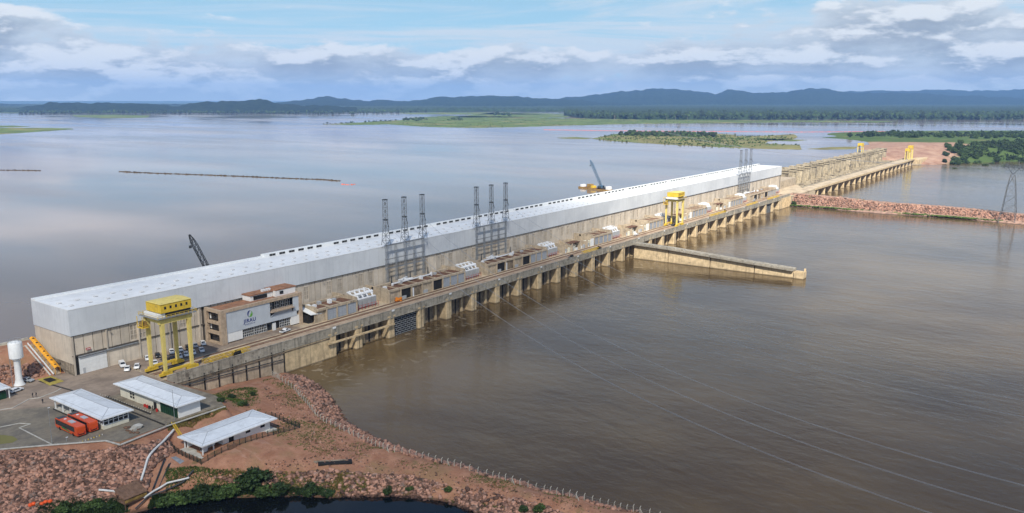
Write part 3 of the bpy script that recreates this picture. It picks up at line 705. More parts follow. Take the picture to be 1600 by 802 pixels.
MB().box(XA-.25, XA-.05, YF-.2, YB+.1, ZC-.3, ZT-.22).build('cladding_end', M['clad'], ph)
MB().box(XB+.05, XB+.25, YF-.2, YB+.1, ZC-.3, ZT-.22).build('cladding_end', M['clad'], ph)
MB().box(XA-.2, XB+.2, YF-.62, YF-.47, ZC-.42, ZC-.28).build('shadow_line', M['darksteel'], ph)  # dark strip put in as the shadow line below the cladding
MB().box(XA-.22, XB+.22, YF-.46, YF-.2, ZT-.2, ZT+.06).build('eaves_trim', M['white'], ph)
MB().box(XA-.22, 240, YB-2.6, YB+.1, ZT+.02, ZT+.5).build('roof_upstand', M['white'], ph)
MB().box(240, XB-.5, YB-2.6, YB+.2, ZT+.03, ZT+1.35).build('roof_monitor', M['white'], ph)
lv = MB().box(0, 1.55, 0, .12, 0, .95).box(1.75, 3.3, 0, .12, 0, .95).mesh('louvre', M['dark'])
x = 243.0; i = 0
while x < 918:
    if i % 7 != 6: place('louvre', lv, ph, (x, YB-2.72, ZT+.22))
    x += 5.75; i += 1
hood = MB(); hood.add([(0,0,0),(1.7,0,0),(1.7,1.1,0),(0,1.1,0),(0,0,.12),(1.7,0,.12),(1.7,1.1,.42),(0,1.1,.42)], [(0,1,5,4),(1,2,6,5),(2,3,7,6),(3,0,4,7),(4,5,6,7)])
hood.box(.2, 1.5, -.06, -.003, .0, .1, 1)
hoodm = hood.mesh('roof_vent', [M['roofvent'], M['darksteel']])
for i in range(112):
    xx = 138.5+i*6.75
    if xx < XB-4: place('roof_vent', hoodm, ph, (xx, 304.5, ZT+.025))
    if xx+3.4 < XB-4: place('roof_vent', hoodm, ph, (xx+.9, 297.3, ZT+.025))
# facade panels
def plain(w, h): return MB().box(0, w, 0, .28, 0, h).mesh('wall_panel', M['facade'])
def vent(w, h, z0, z1):
    b = MB(); b.box(.3, w-.3, .2, .28, z0, z1, 1).box(0, w, 0, .28, 0, z0).box(0, w, 0, .28, z1, h).box(0, .35, 0, .28, z0, z1).box(w-.35, w, 0, .28, z0, z1)
    b.box(w/2-.15, w/2+.15, .02, .12, z0, z1)
    for k_ in (1/3, 2/3): b.box(.35, w/2-.15, .03, .12, z0+(z1-z0)*k_-.13, z0+(z1-z0)*k_+.13).box(w/2+.15, w-.35, .03, .12, z0+(z1-z0)*k_-.13, z0+(z1-z0)*k_+.13)
    return b.mesh('vent_panel', [M['facade'], M['ventback']])
PWD = 3.45; Pp = plain(PWD-.26, 14.6); Pv = vent(PWD-.26, 14.6, 6.8, 12.6)
Up = plain(PWD-.26, 7.3); Uv = vent(PWD-.26, 7.3, .6, 6.2); Lp = plain(PWD-.26, 6.9)
i = 0; x = 190.3
while x < XB-PWD:
    place('wall_panel', Pv if i % 6 in (1, 3) else Pp, ph, (x, YF, ZD+.1)); x += PWD; i += 1
for i in range(15):
    x = 137.6+i*PWD
    place('wall_panel', Uv if i in (6, 7, 12) else Up, ph, (x, YF, ZD+7.4))
    if i >= 7: place('wall_panel', Lp, ph, (x, YF, ZD+.1))
for x in (136.6, 148.9, 161.4, 174.2, 187.5): MB().box(x, x+.55, YF-.45, YF-.01, ZD, ZC-.45).build('column', M['facade'], ph)
MB().box(136.4, 190, YF-.35, YF-.02, ZD+7.02, ZD+7.36).build('ledge_beam', M['facade_dark'], ph)
MB().box(138.2, 161, YF-.9, YF-.4, ZD+6.5, ZD+6.9).build('door_track', M['steel'], ph)
dr = MB()
for k_ in range(9): dr.box(138.4, 148.7, YF-.3+(k_ % 2)*.03, YF-.05, ZD+.05+k_*.68, ZD+.05+k_*.68+.66)
dr = dr.build('roller_door', M['white'], ph)
MB().box(139.6, 140.5, YF-.36, YF-.32, ZD+.06, ZD+2.1).build('wicket_door', M['seam'], dr)
MB().box(137.2, 138.35, YF-.28, YF-.06, ZD+.05, ZD+6.1).build('door_gap', M['dark'], ph)
MB().box(149.5, 161.3, YF-.3, YF-.05, ZD+.05, ZD+6.2).build('closed_doorway', M['cream'] if 0 else M['facade'], ph)
sg = MB().box(141.2, 142.9, YF-.55, YF-.47, ZD+8.4, ZD+9.2).build('sign', M['red'], ph)
MB().box(141.4, 142.7, YF-.58, YF-.56, ZD+8.7, ZD+8.9).build('sign_lettering', M['white'], sg)
lampb = MB().beam((0,0,0), (0,-.7,.1), .12).box(-.25, .25, -1.0, -.5, -.12, .1).mesh('floodlight', M['darksteel'])
for i in range(36): place('floodlight', lampb, ph, (150+i*20.6, YF-.45, ZC-.9))

# ------------------------------------------------------------------ tailrace deck with piers
dk = thing('tailrace_deck', 'stained concrete deck on piers along the downstream side of the dam', 'dam deck', (152, 262, 0))
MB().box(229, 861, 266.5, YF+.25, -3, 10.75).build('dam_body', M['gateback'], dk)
MB().box(153.6, 861, 262.6, YF+.2, 10.8, 12.0).build('deck_slab', M['deck'], dk)
MB().box(229, 861, 262.2, 262.55, 9.6, 10.1).build('service_pipe', M['parapet'], dk)
PIT = 20.7; P0 = 267.2
pm = []
for j in range(2):
    b = MB()
    ch = .9 if j else 0
    poly = [(-2.1, 4.5), (-2.1, .5), (-1.7, 0), (1.7, 0), (2.1, .5), (2.1, 4.5)]
    b.prism(poly, -3, 10.1)
    if j: b.box(-.12, .12, -.03, .1, -3, 10.0, 1)
    b.box(-2.5, 2.5, -.1, 4.4, 10.1, 10.78)
    pm.append(b.mesh('pier', [M['pier'], M['dark']]))
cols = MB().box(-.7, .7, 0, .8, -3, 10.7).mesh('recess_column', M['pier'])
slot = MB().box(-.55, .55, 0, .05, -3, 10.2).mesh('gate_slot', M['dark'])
xs = [231.0]+[P0+PIT*k_ for k_ in range(-1, 28)]
for i, x in enumerate(xs):
    place('pier', pm[i % 2], dk, (x, 262.0, 0))
    if i < len(xs)-1:
        mid = (x+xs[i+1])/2; half = (xs[i+1]-x)/2
        place('recess_column', cols, dk, (mid+half*.42, 265.65, 0)); place('recess_column', cols, dk, (mid-half*.42, 265.65, 0))
        place('gate_slot', slot, dk, (mid, 266.42, 0))
def gate(x0, x1, lab):
    b = MB(); b.box(x0, x1, 263.6, 263.7, -1, 10.2)
    g = b.build('stoplog_backing', M['dark'], dk)
    b = MB(); z = .2; r_ = 0
    while z < 10:
        b.box(x0, x1, 263.35, 263.58, z, z+.22)
        xx = x0+(.8 if r_ % 2 else 2.2)
        while xx < x1-.3: b.box(xx, xx+.22, 263.42, 263.58, z+.22, z+.98); xx += 2.6
        z += 1.0; r_ += 1
    b.build('stoplog_grid', M['steel'], g)
gate(P0+2.2, P0+PIT-2.2, ''); gate(P0+PIT*25+2.2, P0+PIT*26-2.2, '')
fb = MB(); fp, fq, fr_ = at_y(513, 538, 261), at_y(566, 522, 261), at_y(616, 506, 261); fb.beam(fp, fq, .8, .7).beam((fq[0]-.6, 260.9, fq[2]+.1), (fr_[0], 260.9, fr_[2]), .8, .7)
setp(fb.build('floating_beam', M['pier'], loc=(231,261,4)), 'long tan steel beam slung across the first two draft tube bays', 'beam')
# parapet in lengths
para = MB().box(0, 10.25, 0, .45, -2.2, 1.25).box(0, 10.25, -.12, .5, 1.25, 1.42).box(0, 10.25, -.2, .45, -2.45, -2.2).mesh('parapet_panel', M['parapet'])
post = MB().box(-.75, .75, -.35, .5, -2.3, 1.5).mesh('parapet_post', M['parapet'])
x = 153.8
while x < 855: place('parapet_panel', para, dk, (x, 262.05, 12.0)); x += 10.35
for x in xs: place('parapet_post', post, dk, (x, 262.0, 12.0))
sgn = MB().box(-.9, .9, 0, .06, 0, .85).mesh('notice', M['white'])
for i, x in enumerate(xs):
    if i % 2 == 0: place('notice', sgn, dk, (x+.8, 261.55, 12.75))
for y in (264.9, 265.9, 270.2, 271.7, 274.2, 275.0): MB().box(153.8, 860, y, y+.2, 12.01, 12.16).build('rail', M['rail'], dk)
MB().box(153.8, 860, 266.6, 269.6, 12.0, 12.006).build('lane_strip', mat('worn_lane', (.40,.30,.21), .9, .15, .6, 0, ((.24,.17,.115), .2, .45, .7)), dk)
for ya, yb in ((264.5,266.35),(269.9,272.1),(273.9,275.5)): MB().box(153.8, 860, ya, yb, 12.0, 12.009).build('track_bed', M['trackbed'], dk)
MB().box(153.8, 226, 276.5, 292.5, 12.0, 12.006).build('yard_surface', M['apron'], dk)
# end of the deck
MB().box(829, 862, 261.9, 266.4, -3, 10.9).build('end_block', M['pier'], dk)
for i in range(16): MB().box(833+i*1.75, 833.35+i*1.75, 261.6, 261.9, -1, 10.5).build('buttress', M['pier'], dk)

# weeds along the parapet
q = np.stack([rng.uniform(228, 858, 13000), 262.75+np.abs(rng.normal(0, .75, 13000))], 1)
q = q[vnoise(q[:,0], q[:,1], 14, 3) > .42]
V, F = blobs(np.stack([q[:,0], q[:,1], np.full(len(q), 12.1)], 1), np.stack([rng.uniform(.12,.4,len(q)), rng.uniform(.12,.3,len(q)), rng.uniform(.15,.55,len(q))], 1), .5)
setp(link('parapet_weeds', raw_mesh('parapet_weeds', V, F, M['weed']), 'stuff'), 'strip of dry yellow weeds behind the deck parapet', 'weeds')

# retaining wall on the left, from the yard into the river
rw = thing('retaining_wall', 'tall stained retaining wall with dark ribs between yard and spit', 'wall', (153, 262, 0))
MB().box(153, 229.2, 262.3, 266, -3, 10.78).build('wall', M['concrete'], rw)
MB().box(205, 229.0, 262.0, 262.28, -3, 9.4).build('wall_face', M['pier'], rw)
x = 156
while x < 205: MB().box(x, x+.35, 261.9, 262.28, -1, 10.4).build('rib', M['dark'], rw); x += 6.1
MB().box(153, 229.2, 261.85, 262.29, 8.6, 9.1).build('string_course', M['gateback'], rw)
MB().cyl((158, 261.7, 8.2), (204, 261.6, 6.2), .22, n=8).build('drain_pipe', M['darksteel'], rw)
MB().box(152.6, 153.0, 262.3, 292.5, 4, 12.05).build('wall_end', M['concrete'], rw)

# wing wall into the river
ww = thing('wing_wall', 'long yellowish training wall running out from the deck into the river', 'wall', (509, 260, 0))
zs = [(261.5, 11.0), (235, 10.3), (205, 8.6), (175, 7.0), (150, 5.8)]
for i in range(4):
    (ya, za), (yb, zb) = zs[i], zs[i+1]
    b = MB(); b.add([(508,ya-.3,-3),(514,ya-.3,-3),(514,yb+.3,-3),(508,yb+.3,-3),(509.2,ya-.3,za-1.2),(513.4,ya-.3,za-1.2),(513.4,yb+.3,zb-1.2),(509.2,yb+.3,zb-1.2)], [(0,3,2,1),(0,1,5,4),(1,2,6,5),(2,3,7,6),(3,0,4,7),(4,5,6,7)])
    b.build('wall_block', M['pier'], ww)
    b = MB(); b.add([(507.0,ya-.15,za-1.18),(514.6,ya-.15,za-1.18),(514.6,yb+.15,zb-1.18),(507.0,yb+.15,zb-1.18),(507.0,ya-.15,za),(514.6,ya-.15,za),(514.6,yb+.15,zb),(507.0,yb+.15,zb)], [(0,3,2,1),(0,1,5,4),(1,2,6,5),(2,3,7,6),(3,0,4,7),(4,5,6,7)])
    cpn = b.build('coping', M['parapet'], ww)
    for k_ in range(5):
        t = (k_+.5)/5; y = ya+(yb-ya)*t; z = za+(zb-za)*t
        MB().box(507.3+(k_ % 2)*.15, 507.7+(k_ % 2)*.15, y-2.2, y+2.2, z-.1, z+.5).build('kerb', M['parapet'], cpn)
MB().box(507.9, 514.2, 143.8, 149.8, -3, 4.2).box(508.2, 509.0, 144, 149, 4.2, 4.9).box(512.8, 513.6, 143.9, 145, 4.2, 6.0).build('wall_head', M['pier'], ww)

# ------------------------------------------------------------------ transformer galleries
def gallery(x0, x1, nsh, opens, label, roofed=True, front=276.2):
    g = thing('transformer_gallery', label, 'gallery', (x0, front, ZD), group='concrete galleries along the powerhouse')
    zt = 18.2; sw = 5.6; xs0 = x1-nsh*(sw+.55)-.5
    a = xs0 if not roofed else x0
    MB().box(a+.15, x1-.15, front+.9, 286.9, ZD, zt-1.02).build('back_block', M['concrete'], g)
    MB().box(a, x1, front, front+1.2, zt-1.0, zt).box(a, x1, 287, 288.3, zt-.9, zt+.4).box(x1-.6, x1, front+1.2, 292.6, ZD, zt+1.2).box(a, a+.6, front+1.2, 292.6, ZD, zt+.8).build('roof_frame', M['concrete'], g)
    npit = max(2, int((x1-a-1.2)/7)); w = (x1-a-1.2)/npit
    for i in range(npit):
        p = MB().box(a+.6+i*w+.25, a+.6+(i+1)*w-.25, front+1.5, 286.8, zt-.89, zt-.55).build('roof_pit', M['rustroof'], g)
        MB().box(a+.6+(i+1)*w-.24, a+.6+(i+1)*w+.24, front+1.25, 287.0, zt-.88, zt-.15).build('roof_rib', M['concrete'], g)
    for i in range(nsh):
        x = xs0+.55+i*(sw+.55)
        MB().box(x-.5, x-.05, front-.12, front+.88, ZD, zt-1.02).build('column', M['concrete'], g)
        sh = MB().box(x, x+sw-.05, front+.35, front+.5, ZD+.1, zt-1.05).build('shutter', M['shutter'], g)
        b = MB()
        for k_ in range(6): b.box(x+.1, x+sw-.15, front+.31, front+.349, ZD+.4+k_*.8, ZD+.46+k_*.8)
        b.build('slat_line', M['steel'], sh)
    MB().box(x1-.5, x1-.02, front-.12, front+.88, ZD, zt-1.02).build('column', M['concrete'], g)
    if roofed:
        for q_ in range(4): MB().box(a+3+q_*(x1-a-6)/4, a+4.6+q_*(x1-a-6)/4, 282+(q_ % 2)*2, 283.6+(q_ % 2)*2, zt-.54, zt+.5+(q_ % 3)*.4).build('roof_unit', M[('whitegear','greygear')[q_ % 2]], g)
    if opens:
        w = (xs0-x0)/opens
        for i in range(opens):
            x = x0+i*w
            MB().box(x+.05, x+.65, front-.1, front+.95, ZD, zt-1.02).build('column', M['concrete'], g)
            if roofed:
                MB().box(x+.7, x+w-.05, front+.6, front+.86, ZD+.05, zt-1.05).build('dark_bay', (M['concrete'], M['dark'], M['gateback'])[i % 3], g)  # flat panels close the bays; the dark ones stand for shade inside
                if i % 2: MB().box(x+1.2, x+1.2+w*.4, front+.2, front+.55, ZD+.02, ZD+1.6).build('cabinet', M['greygear'], g)
                elif i % 4 == 2: MB().box(x+.9, x+1.9, front+.1, front+.5, ZD+.02, ZD+4.4).build('white_column', M['whitegear'], g)
            else:
                MB().box(x+.05, x+.65, front+.96, 292.6, ZD, zt-1.2-(i % 2)*.8).build('partition', M['concrete'], g)
                if i % 2 == 0: MB().box(x+.7, x+w, front+4.8, front+5.4, ZD, zt-2.6).build('cross_wall', M['facade'], g)
                else: MB().box(x+1, x+w-.6, front+2.6, front+6, ZD, ZD+3.4).build('cabinet', M['cream'], g)
                for q_ in range(3): MB().box(x+1+q_*2.6, x+2.6+q_*2.6, front+.6+(q_ % 2)*.8, front+1.8+(q_ % 2)*.8, ZD, ZD+1.5+((q_+i) % 3)*.7).build('switch_cabinet', M[('whitegear','greygear','cream')[(q_+i) % 3]], g)
                if i == 1: MB().box(x-.5, x+w+.8, front+.3, front+5.5, zt-1.1, zt-.75).build('canopy', M['weed'] if 0 else M['rustroof'], g)
        if not roofed: MB().box(x0+w*opens-4.5, x0+w*opens-.4, front+.2, front+.5, ZD, zt-1.2).build('white_panel', M['white'], g)
    return g
gallery(235.5, 259.5, 3, 0, 'short gallery with three grey shutters just right of the office building')
gallery(280.5, 339.5, 3, 5, 'gallery with dark open bays under the first steel mast frame')
gallery(359.5, 421, 3, 5, 'gallery with open bays under the second steel mast frame')
gallery(441, 504, 4, 4, 'roofless gallery cells right of the second steel mast frame', False)
gallery(524, 587, 4, 4, 'roofless gallery cells just left of the far yellow deck crane', False)
gallery(606, 673, 5, 4, 'gallery right of the far yellow deck crane', False)
gallery(692, 760, 5, 4, 'gallery with grey shutters left of the farthest mast frame', False)
gallery(779, 856, 4, 5, 'gallery under the farthest mast frame')
# canopy beside the office
cn = thing('loading_canopy', 'white canopy over a dark garage beside the office building', 'canopy', (232.5, 277, ZD))
MB().add([(232.2,277,16.2),(238.5,277,15.6),(240,288,18.2),(232.2,288,18.2),(232.2,277,16.5),(238.5,277,15.9),(240,288,18.5),(232.2,288,18.5)], [(0,3,2,1),(4,5,6,7),(0,1,5,4),(1,2,6,5),(2,3,7,6),(3,0,4,7)]).build('canopy_roof', M['white'], cn)
MB().box(232.4, 235.2, 279, 288, ZD, 15.5).build('garage', M['dark'], cn)
for y in (277.4, 282): MB().beam((234.8, y, ZD), (234.8, y, 16), .3).build('post', M['concrete'], cn)

def transformer(x, label):
    t = thing('transformer', label, 'transformer', (x, 278, ZD), group='white transformers between the galleries')
    MB().box(x+2, x+13, 280, 286, ZD+.4, ZD+4.6).build('tank', M['greygear'], t)
    MB().box(x+1, x+14, 277.6, 287, ZD, ZD+.4).build('plinth', M['concrete'], t)
    b = MB(); 
    for i in range(4):
        for k_ in range(9): b.box(x+1.6+i*3.1+k_*.27, x+1.72+i*3.1+k_*.27, 278, 279.8, ZD+.9, ZD+4.9)
    b.build('radiator', M['greygear'], t)
    for i in range(4): MB().box(x+1.6+i*3.1, x+4.1+i*3.1, 278.2, 279.7, ZD+4.92, ZD+5.15).build('radiator_header', M['whitegear'], t)
    for i in range(2): MB().cyl((x+2+i*6, 281, ZD+6.8), (x+7.4+i*6, 281, ZD+6.8), .75, n=10).build('conservator', M['whitegear'], t)
    for i in range(4): MB().cyl((x+3+i*2.8, 283.6, ZD+4.6), (x+2.4+i*3.1, 284.8, ZD+8.2), .35, .22, n=8).build('bushing', M['whitegear'], t)
    MB().beam((x+1.5, 285.5, ZD+7.6), (x+13.5, 285.5, ZD+7.6), .7, .6).beam((x+2, 279.6, ZD+6), (x+2, 286, ZD+7.4), .5).beam((x+12.6, 279.6, ZD+6), (x+12.6, 286, ZD+7.4), .5).build('bus_duct', M['whitegear'], t)
    for i in range(4): MB().beam((x+2.6+i*3.1, 279, ZD+5.2), (x+3.2+i*3.1, 282.5, ZD+7.9), .45).beam((x+3.2+i*3.1, 282.5, ZD+7.9), (x+3.2+i*3.1, 286, ZD+7.9), .4).build('riser_duct', M['whitegear'], t)
    b = MB()
    for i in range(7): b.beam((x+.8+i*2.2, 277.3, ZD), (x+.8+i*2.2, 277.3, ZD+2.4), .12)
    b.beam((x+.8, 277.3, ZD+2.3), (x+14, 277.3, ZD+2.3), .1).beam((x+.8, 277.3, ZD+1.2), (x+14, 277.3, ZD+1.2), .1)
    b.build('guard_rail', M['red'], t)
    MB().box(x-.2, x+.4, 277.5, 292, ZD, ZD+6.8).build('fire_wall', M['concrete'], t)
for x, l in ((260.3,'white transformer nearest the office building'),(340.8,'white transformer between the first and second mast frames'),(422,'white transformer just right of the second mast frame'),
    (505,'white transformer behind the parked white pickup'),(588.5,'white transformer behind the legs of the far yellow crane'),(674,'first white transformer right of the far yellow crane'),(761,'white transformer left of the farthest mast frame'),(858,'white transformer at the far end of the deck')):
    transformer(x, l)

# ------------------------------------------------------------------ steel mast frames
def lattice(b, base, top, wb, wt, n, t=.14, nlev=None):
    """square lattice column between two centre points"""
    base = Vector(base); top = Vector(top)
    def ring(f):
        c = base.lerp(top, f); w = wb+(wt-wb)*f
        return [c+Vector((i*w/2, j*w/2, 0)) for i, j in ((-1,-1),(1,-1),(1,1),(-1,1))]
    pr = ring(0)
    for k_ in range(1, n+1):
        cu = ring(k_/n)
        for i in range(4):
            b.beam(pr[i], cu[i], t*1.25); b.beam(cu[i], cu[(i+1) % 4], t*.8)
            b.beam(pr[i], cu[(i+1) % 4], t*.7) if (k_+i) % 2 else b.beam(pr[(i+1) % 4], cu[i], t*.7)
        pr = cu
def mast_frame(xa, xb, label):
    f = thing('mast_frame', label, 'mast frame', (xa, 290, 17), group='steel frames with three lattice masts')
    for i in range(5):
        x = xa+(xb-xa)*i/4; b = MB(); lattice(b, (x, 290, 17.0), (x, 290, 37.0), .8, .8, 6, .11); b.build('column', M['steel'], f)
    for z, s_ in ((37.2, .8), (30, .45), (27.8, .3), (25.2, .45)): MB().beam((xa-1, 290, z), (xb+1, 290, z), s_*.6, s_).build('cross_beam', M['steel'], f)
    for i in range(3):
        x = xa+(xb-xa)*i/2; b = MB()
        lattice(b, (x, 290, 37.5), (x, 290, 47.0), 3.2, 1.8, 4, .15); lattice(b, (x, 290, 47.0), (x, 290, 60.5), 1.8, 1.6, 7, .13)
        m_ = b.build('mast', M['mast'], f)
        MB().box(x-1, x+1, 289, 291, 60.4, 60.8).box(x-1, x+1, 289, 291, 50.2, 50.6).build('mast_platform', M['darksteel'], m_)
        b = MB(); b.cyl((x, 289, 50.2), (x-.9, 286.9, 47.2), .16, n=6); b.build('insulator', M['darksteel'], m_)
        b = MB(); b.cyl((x-1.5, 285.5, 18.0), (x-1.5, 285.5, 22.5), .42, .2, 8); b.build('bushing', M['darksteel'], f)
    MB().beam((xa-2, 284.5, 18.6), (xb+.5, 284.5, 18.6), .7, .6).beam((xa-2, 284.5, 17.6), (xa-2, 284.5, 18.8), .8).beam((xb, 284.5, 17.6), (xb, 284.5, 19.6), .8).beam((xa+5, 287, 18.9), (xa+13, 284.5, 18.9), .8).beam((xa+6, 285.5, 19.3), (xa+12, 287.5, 19.3), .8).build('gas_duct', M['whitegear'], f)
    return f
FR = [(293.4, 321.0), (367.2, 395.5), (786, 814)]
for (a, c), l in zip(FR, ('nearest steel frame carrying three tall lattice masts','middle steel frame carrying three tall lattice masts','farthest steel frame carrying three tall lattice masts near the hall end')): mast_frame(a, c, l)
# conductors sagging over the river
th = R(-23); cdx, cdy = math.sin(th), -math.cos(th)
wl = 0
for (a, c), fn in zip(FR[:2], ('nearest','middle')):
    for i, pos in enumerate(('left','middle','right')):
        x = a+(c-a)*i/2-.9; w_ = thing('conductor', f'pale power line sagging over the river from the {pos} mast of the {fn} frame', 'power line', (x, 286.9, 47.2), group='power lines crossing the tailrace')
        for off in (-.22, .22):
            b = MB(); prev = None
            for k_ in range(0, 61):
                t = k_*6.6; z = 47.2-.268*t+.00066*t*t
                p = (x+cdx*t+off*(.2+.8*min(1, t/10)), 286.9+cdy*t, z)
                if prev: b.beam(prev, p, .05)
                prev = p
            b.build('wire', M['wire'], w_)
# ------------------------------------------------------------------ office building
of = thing('office_building', 'brown-framed office building with JIRAU sign on the deck', 'building', (190, 281.5, ZD))
ox0, ox1, oy0, oy1, oz = 190.0, 231.5, 281.5, 292.4, 26.0
for z in (ZD+.02, 16.4, 20.6): MB().box(ox0+.1, ox1-.1, oy0+1.3, oy1, z, z+.45).build('floor_slab', M['officebrown'], of)
MB().box(ox0+1.9, ox1-1.2, oy0+2.6, oy1-.02, ZD+.5, oz-1.1).build('core', M['glass'], of)
MB().box(ox0, ox1, oy0, oy1, oz-.95, oz-.3).build('roof_slab', M['officebrown'], of)
MB().box(ox0+1.3, ox1-1, oy0+1.3, oy1-.3, oz-.29, oz-.15).build('roof_surface', M['officeroof'], of)
for a in ((ox0,ox1,oy0,oy0+1.1),(ox0,ox0+1.1,oy0+1.12,oy1),(ox1-.8,ox1,oy0+1.12,oy1)): MB().box(a[0],a[1],a[2],a[3],oz-.29,oz+.35).build('roof_parapet', M['officebrown'], of)
MB().box(ox0, ox0+2.6, oy0+.02, oy0+1.6, ZD, oz-.97).build('corner_pillar', M['officebrown'], of)
MB().box(ox1-1.6, ox1, oy0+.02, oy0+1.6, ZD, oz-.97).build('corner_pillar', M['officebrown'], of)
MB().box(ox0, ox0+1.2, oy1-1.3, oy1, ZD, oz-.97).build('corner_pillar', M['officebrown'], of)
for z in (16.3, 20.5): MB().box(ox0, ox0+.6, oy0+1.62, oy1-1.32, z-.25, z+.75).build('balcony_front', M['officebrown'], of)
for z in (17.5, 21.7):
    MB().box(ox0+1.5, ox0+1.86, oy1-2.1, oy1-1.4, z, z+2.0).build('white_panel', M['officewhite'], of)
    MB().box(ox0+1.7, ox0+1.88, oy0+1.7, oy1-2.15, z-.4, z+2.8).build('shaded_opening', M['glass'], of)  # dark sheets stand for the shade inside the open floors
MB().box(ox0+1.7, ox0+1.88, oy0+1.7, oy1-1.4, ZD+.5, 16.0).build('shaded_opening', M['glass'], of)
# front: panel with a step, glazing below
sp = MB().box(ox0+2.65, 214.4, oy0+.35, oy0+.75, 16.3, oz-1.0).build('sign_panel', M['signpanel'], of)
MB().box(214.42, 228.5, oy0+.35, oy0+.75, 16.3, 18.3).build('sign_panel', M['signpanel'], of)
MB().box(226.8, 229.85, oy0+.36, oy0+.74, 18.32, oz-1.0).build('sign_panel', M['signpanel'], of)
MB().add([(214.45,oy0+.3,18.3),(226.7,oy0+.3,18.3),(225.2,oy0+.3,19.9),(216.2,oy0+.3,19.9),(214.45,oy0+.9,18.3),(226.7,oy0+.9,18.3),(225.2,oy0-.6,20.4),(216.2,oy0-.6,20.4)], [(0,1,2,3),(4,7,6,5),(0,4,5,1),(1,5,6,2),(2,6,7,3),(3,7,4,0)]).build('balcony_soffit', M['shutter'], of)
MB().box(214.5, 226.7, oy0-.7, oy0+2.5, 20.42, 20.75).build('balcony_slab', M['officebrown'], of)
b = MB()
for i in range(11): b.beam((214.7+i*1.18, oy0-.6, 20.75), (214.7+i*1.18, oy0-.6, 21.7), .07)
b.beam((214.6, oy0-.6, 21.7), (226.6, oy0-.6, 21.7), .09); b.build('balcony_rail', M['steel'], of)
def window(x0, x1, z0, z1, nx, nz, y, par, fm='officewhite'):
    w = MB().box(x0, x1, y, y+.1, z0, z1).build('window', M['glass'], par); b = MB()
    for i in range(nx+1): xx = x0+(x1-x0)*i/nx; b.box(xx-.06, xx+.06, y-.07, y-.003, z0, z1)
    for i in range(nz+1): zz_ = z0+(z1-z0)*i/nz; b.box(x0+.07, x1-.07, y-.06, y-.004, zz_-.06, zz_+.06)
    b.build('frame', M[fm], w); return w
for x0, x1 in ((215, 217), (218.4, 220.8), (221.6, 223.6), (224.4, 226.4)): window(x0, x1, 21.2, 24.0, 2, 2, oy0+2.4, of)
MB().box(ox0+2.65, 200.3, oy0+.5, oy0+2.5, ZD+.5, 16.25).build('ground_wall', M['officewhite'], of)
MB().box(225.4, ox1-1.65, oy0+.5, oy0+2.5, ZD+.5, 16.25).build('ground_wall', M['officewhite'], of)
for x0, x1 in ((200.5, 206.2), (206.6, 212.8), (219.5, 225.2)): window(x0, x1, ZD+.6, 16.0, 6 if x1-x0 < 6 else 7, 3, oy0+1.2, of)
MB().box(213.2, 219.2, oy0+1.6, oy0+1.8, ZD+.5, 16.1).build('entrance_glass', M['glass'], of)
MB().box(215.8, 217.4, oy0+.9, oy0+1.5, ZD+.1, 15.4).build('entrance_pier', M['officewhite'], of)
pen = MB().box(208.5, 219.8, 286.8, 292.3, oz-.14, oz+2.1).build('penthouse', M['officewhite'], of)
MB().box(210, 217, 286.68, 286.78, oz+.1, oz+1.8).build('penthouse_window', M['glass'], pen)
MB().box(208.2, 220.2, 286.4, 292.35, oz+2.12, oz+2.55).build('penthouse_roof', M['officeroof'], pen)
pen = MB().box(220.0, 230.8, 284.9, 292.3, oz-.14, oz+2.5).build('penthouse', M['officewhite'], of)
MB().box(222.2, 224.2, 284.78, 284.88, oz+.6, oz+2.0).build('penthouse_window', M['glass'], pen)
MB().box(219.95, 231.2, 284.7, 292.35, oz+2.52, oz+2.95).build('penthouse_roof', M['officeroof'], pen)
ac = MB()
for i in range(4): ac.box(215.5+i*1.2, 216.4+i*1.2, 288, 289, oz+2.56, oz+3.4)
ac.build('roof_units', M['whitegear'], of)
def text(s, x, y, z, size, m, par, spacing=1.0, bold=0.0):
    c = bpy.data.curves.new('lettering', 'FONT'); c.body = s; c.size = size; c.extrude = .02; c.align_x = 'CENTER'; c.space_character = spacing; c.offset = bold
    c.materials.append(m); tmp = bpy.data.objects.new('lettering', c); me = bpy.data.meshes.new_from_object(tmp); bpy.data.objects.remove(tmp)
    if not me.materials: me.materials.append(m)
    o = bpy.data.objects.new('lettering', me); COL.objects.link(o); o.parent = par
    o.location = Vector((x, y, z))-parent_org(par); o.rotation_euler = (R(90), 0, 0); return o
text('JIRAU', 204.0, oy0+.32, 18.8, 2.2, M['blue'], sp, 1.12, .05)
text('ENERGIA', 204.0, oy0+.32, 17.75, .8, M['blue'], sp, 1.75, .012)
def crescent(cx_, cz, r, a0, a1, thick, m, nm):
    b = MB(); n_ = 14; o_ = []; i_ = []
    for k_ in range(n_+1):
        t = k_/n_; a = R(a0+(a1-a0)*t); w = thick*math.sin(math.pi*t)
        o_.append((cx_+r*math.cos(a)*.8, cz+r*math.sin(a))); i_.append((cx_+(r-w)*math.cos(a)*.8, cz+(r-w)*math.sin(a)))
    y0, y1 = oy0+.28, oy0+.345
    vs_ = [(x, y0, z) for x, z in o_]+[(x, y0, z) for x, z in i_]+[(x, y1, z) for x, z in o_]+[(x, y1, z) for x, z in i_]; n1 = n_+1
    fs_ = []
    for k_ in range(n_): fs_ += [(k_, k_+1, n1+k_+1, n1+k_), (2*n1+k_, 3*n1+k_, 3*n1+k_+1, 2*n1+k_+1), (k_, 2*n1+k_, 2*n1+k_+1, k_+1), (n1+k_, n1+k_+1, 3*n1+k_+1, 3*n1+k_)]
    b.add(vs_, fs_); b.build(nm, m, sp)
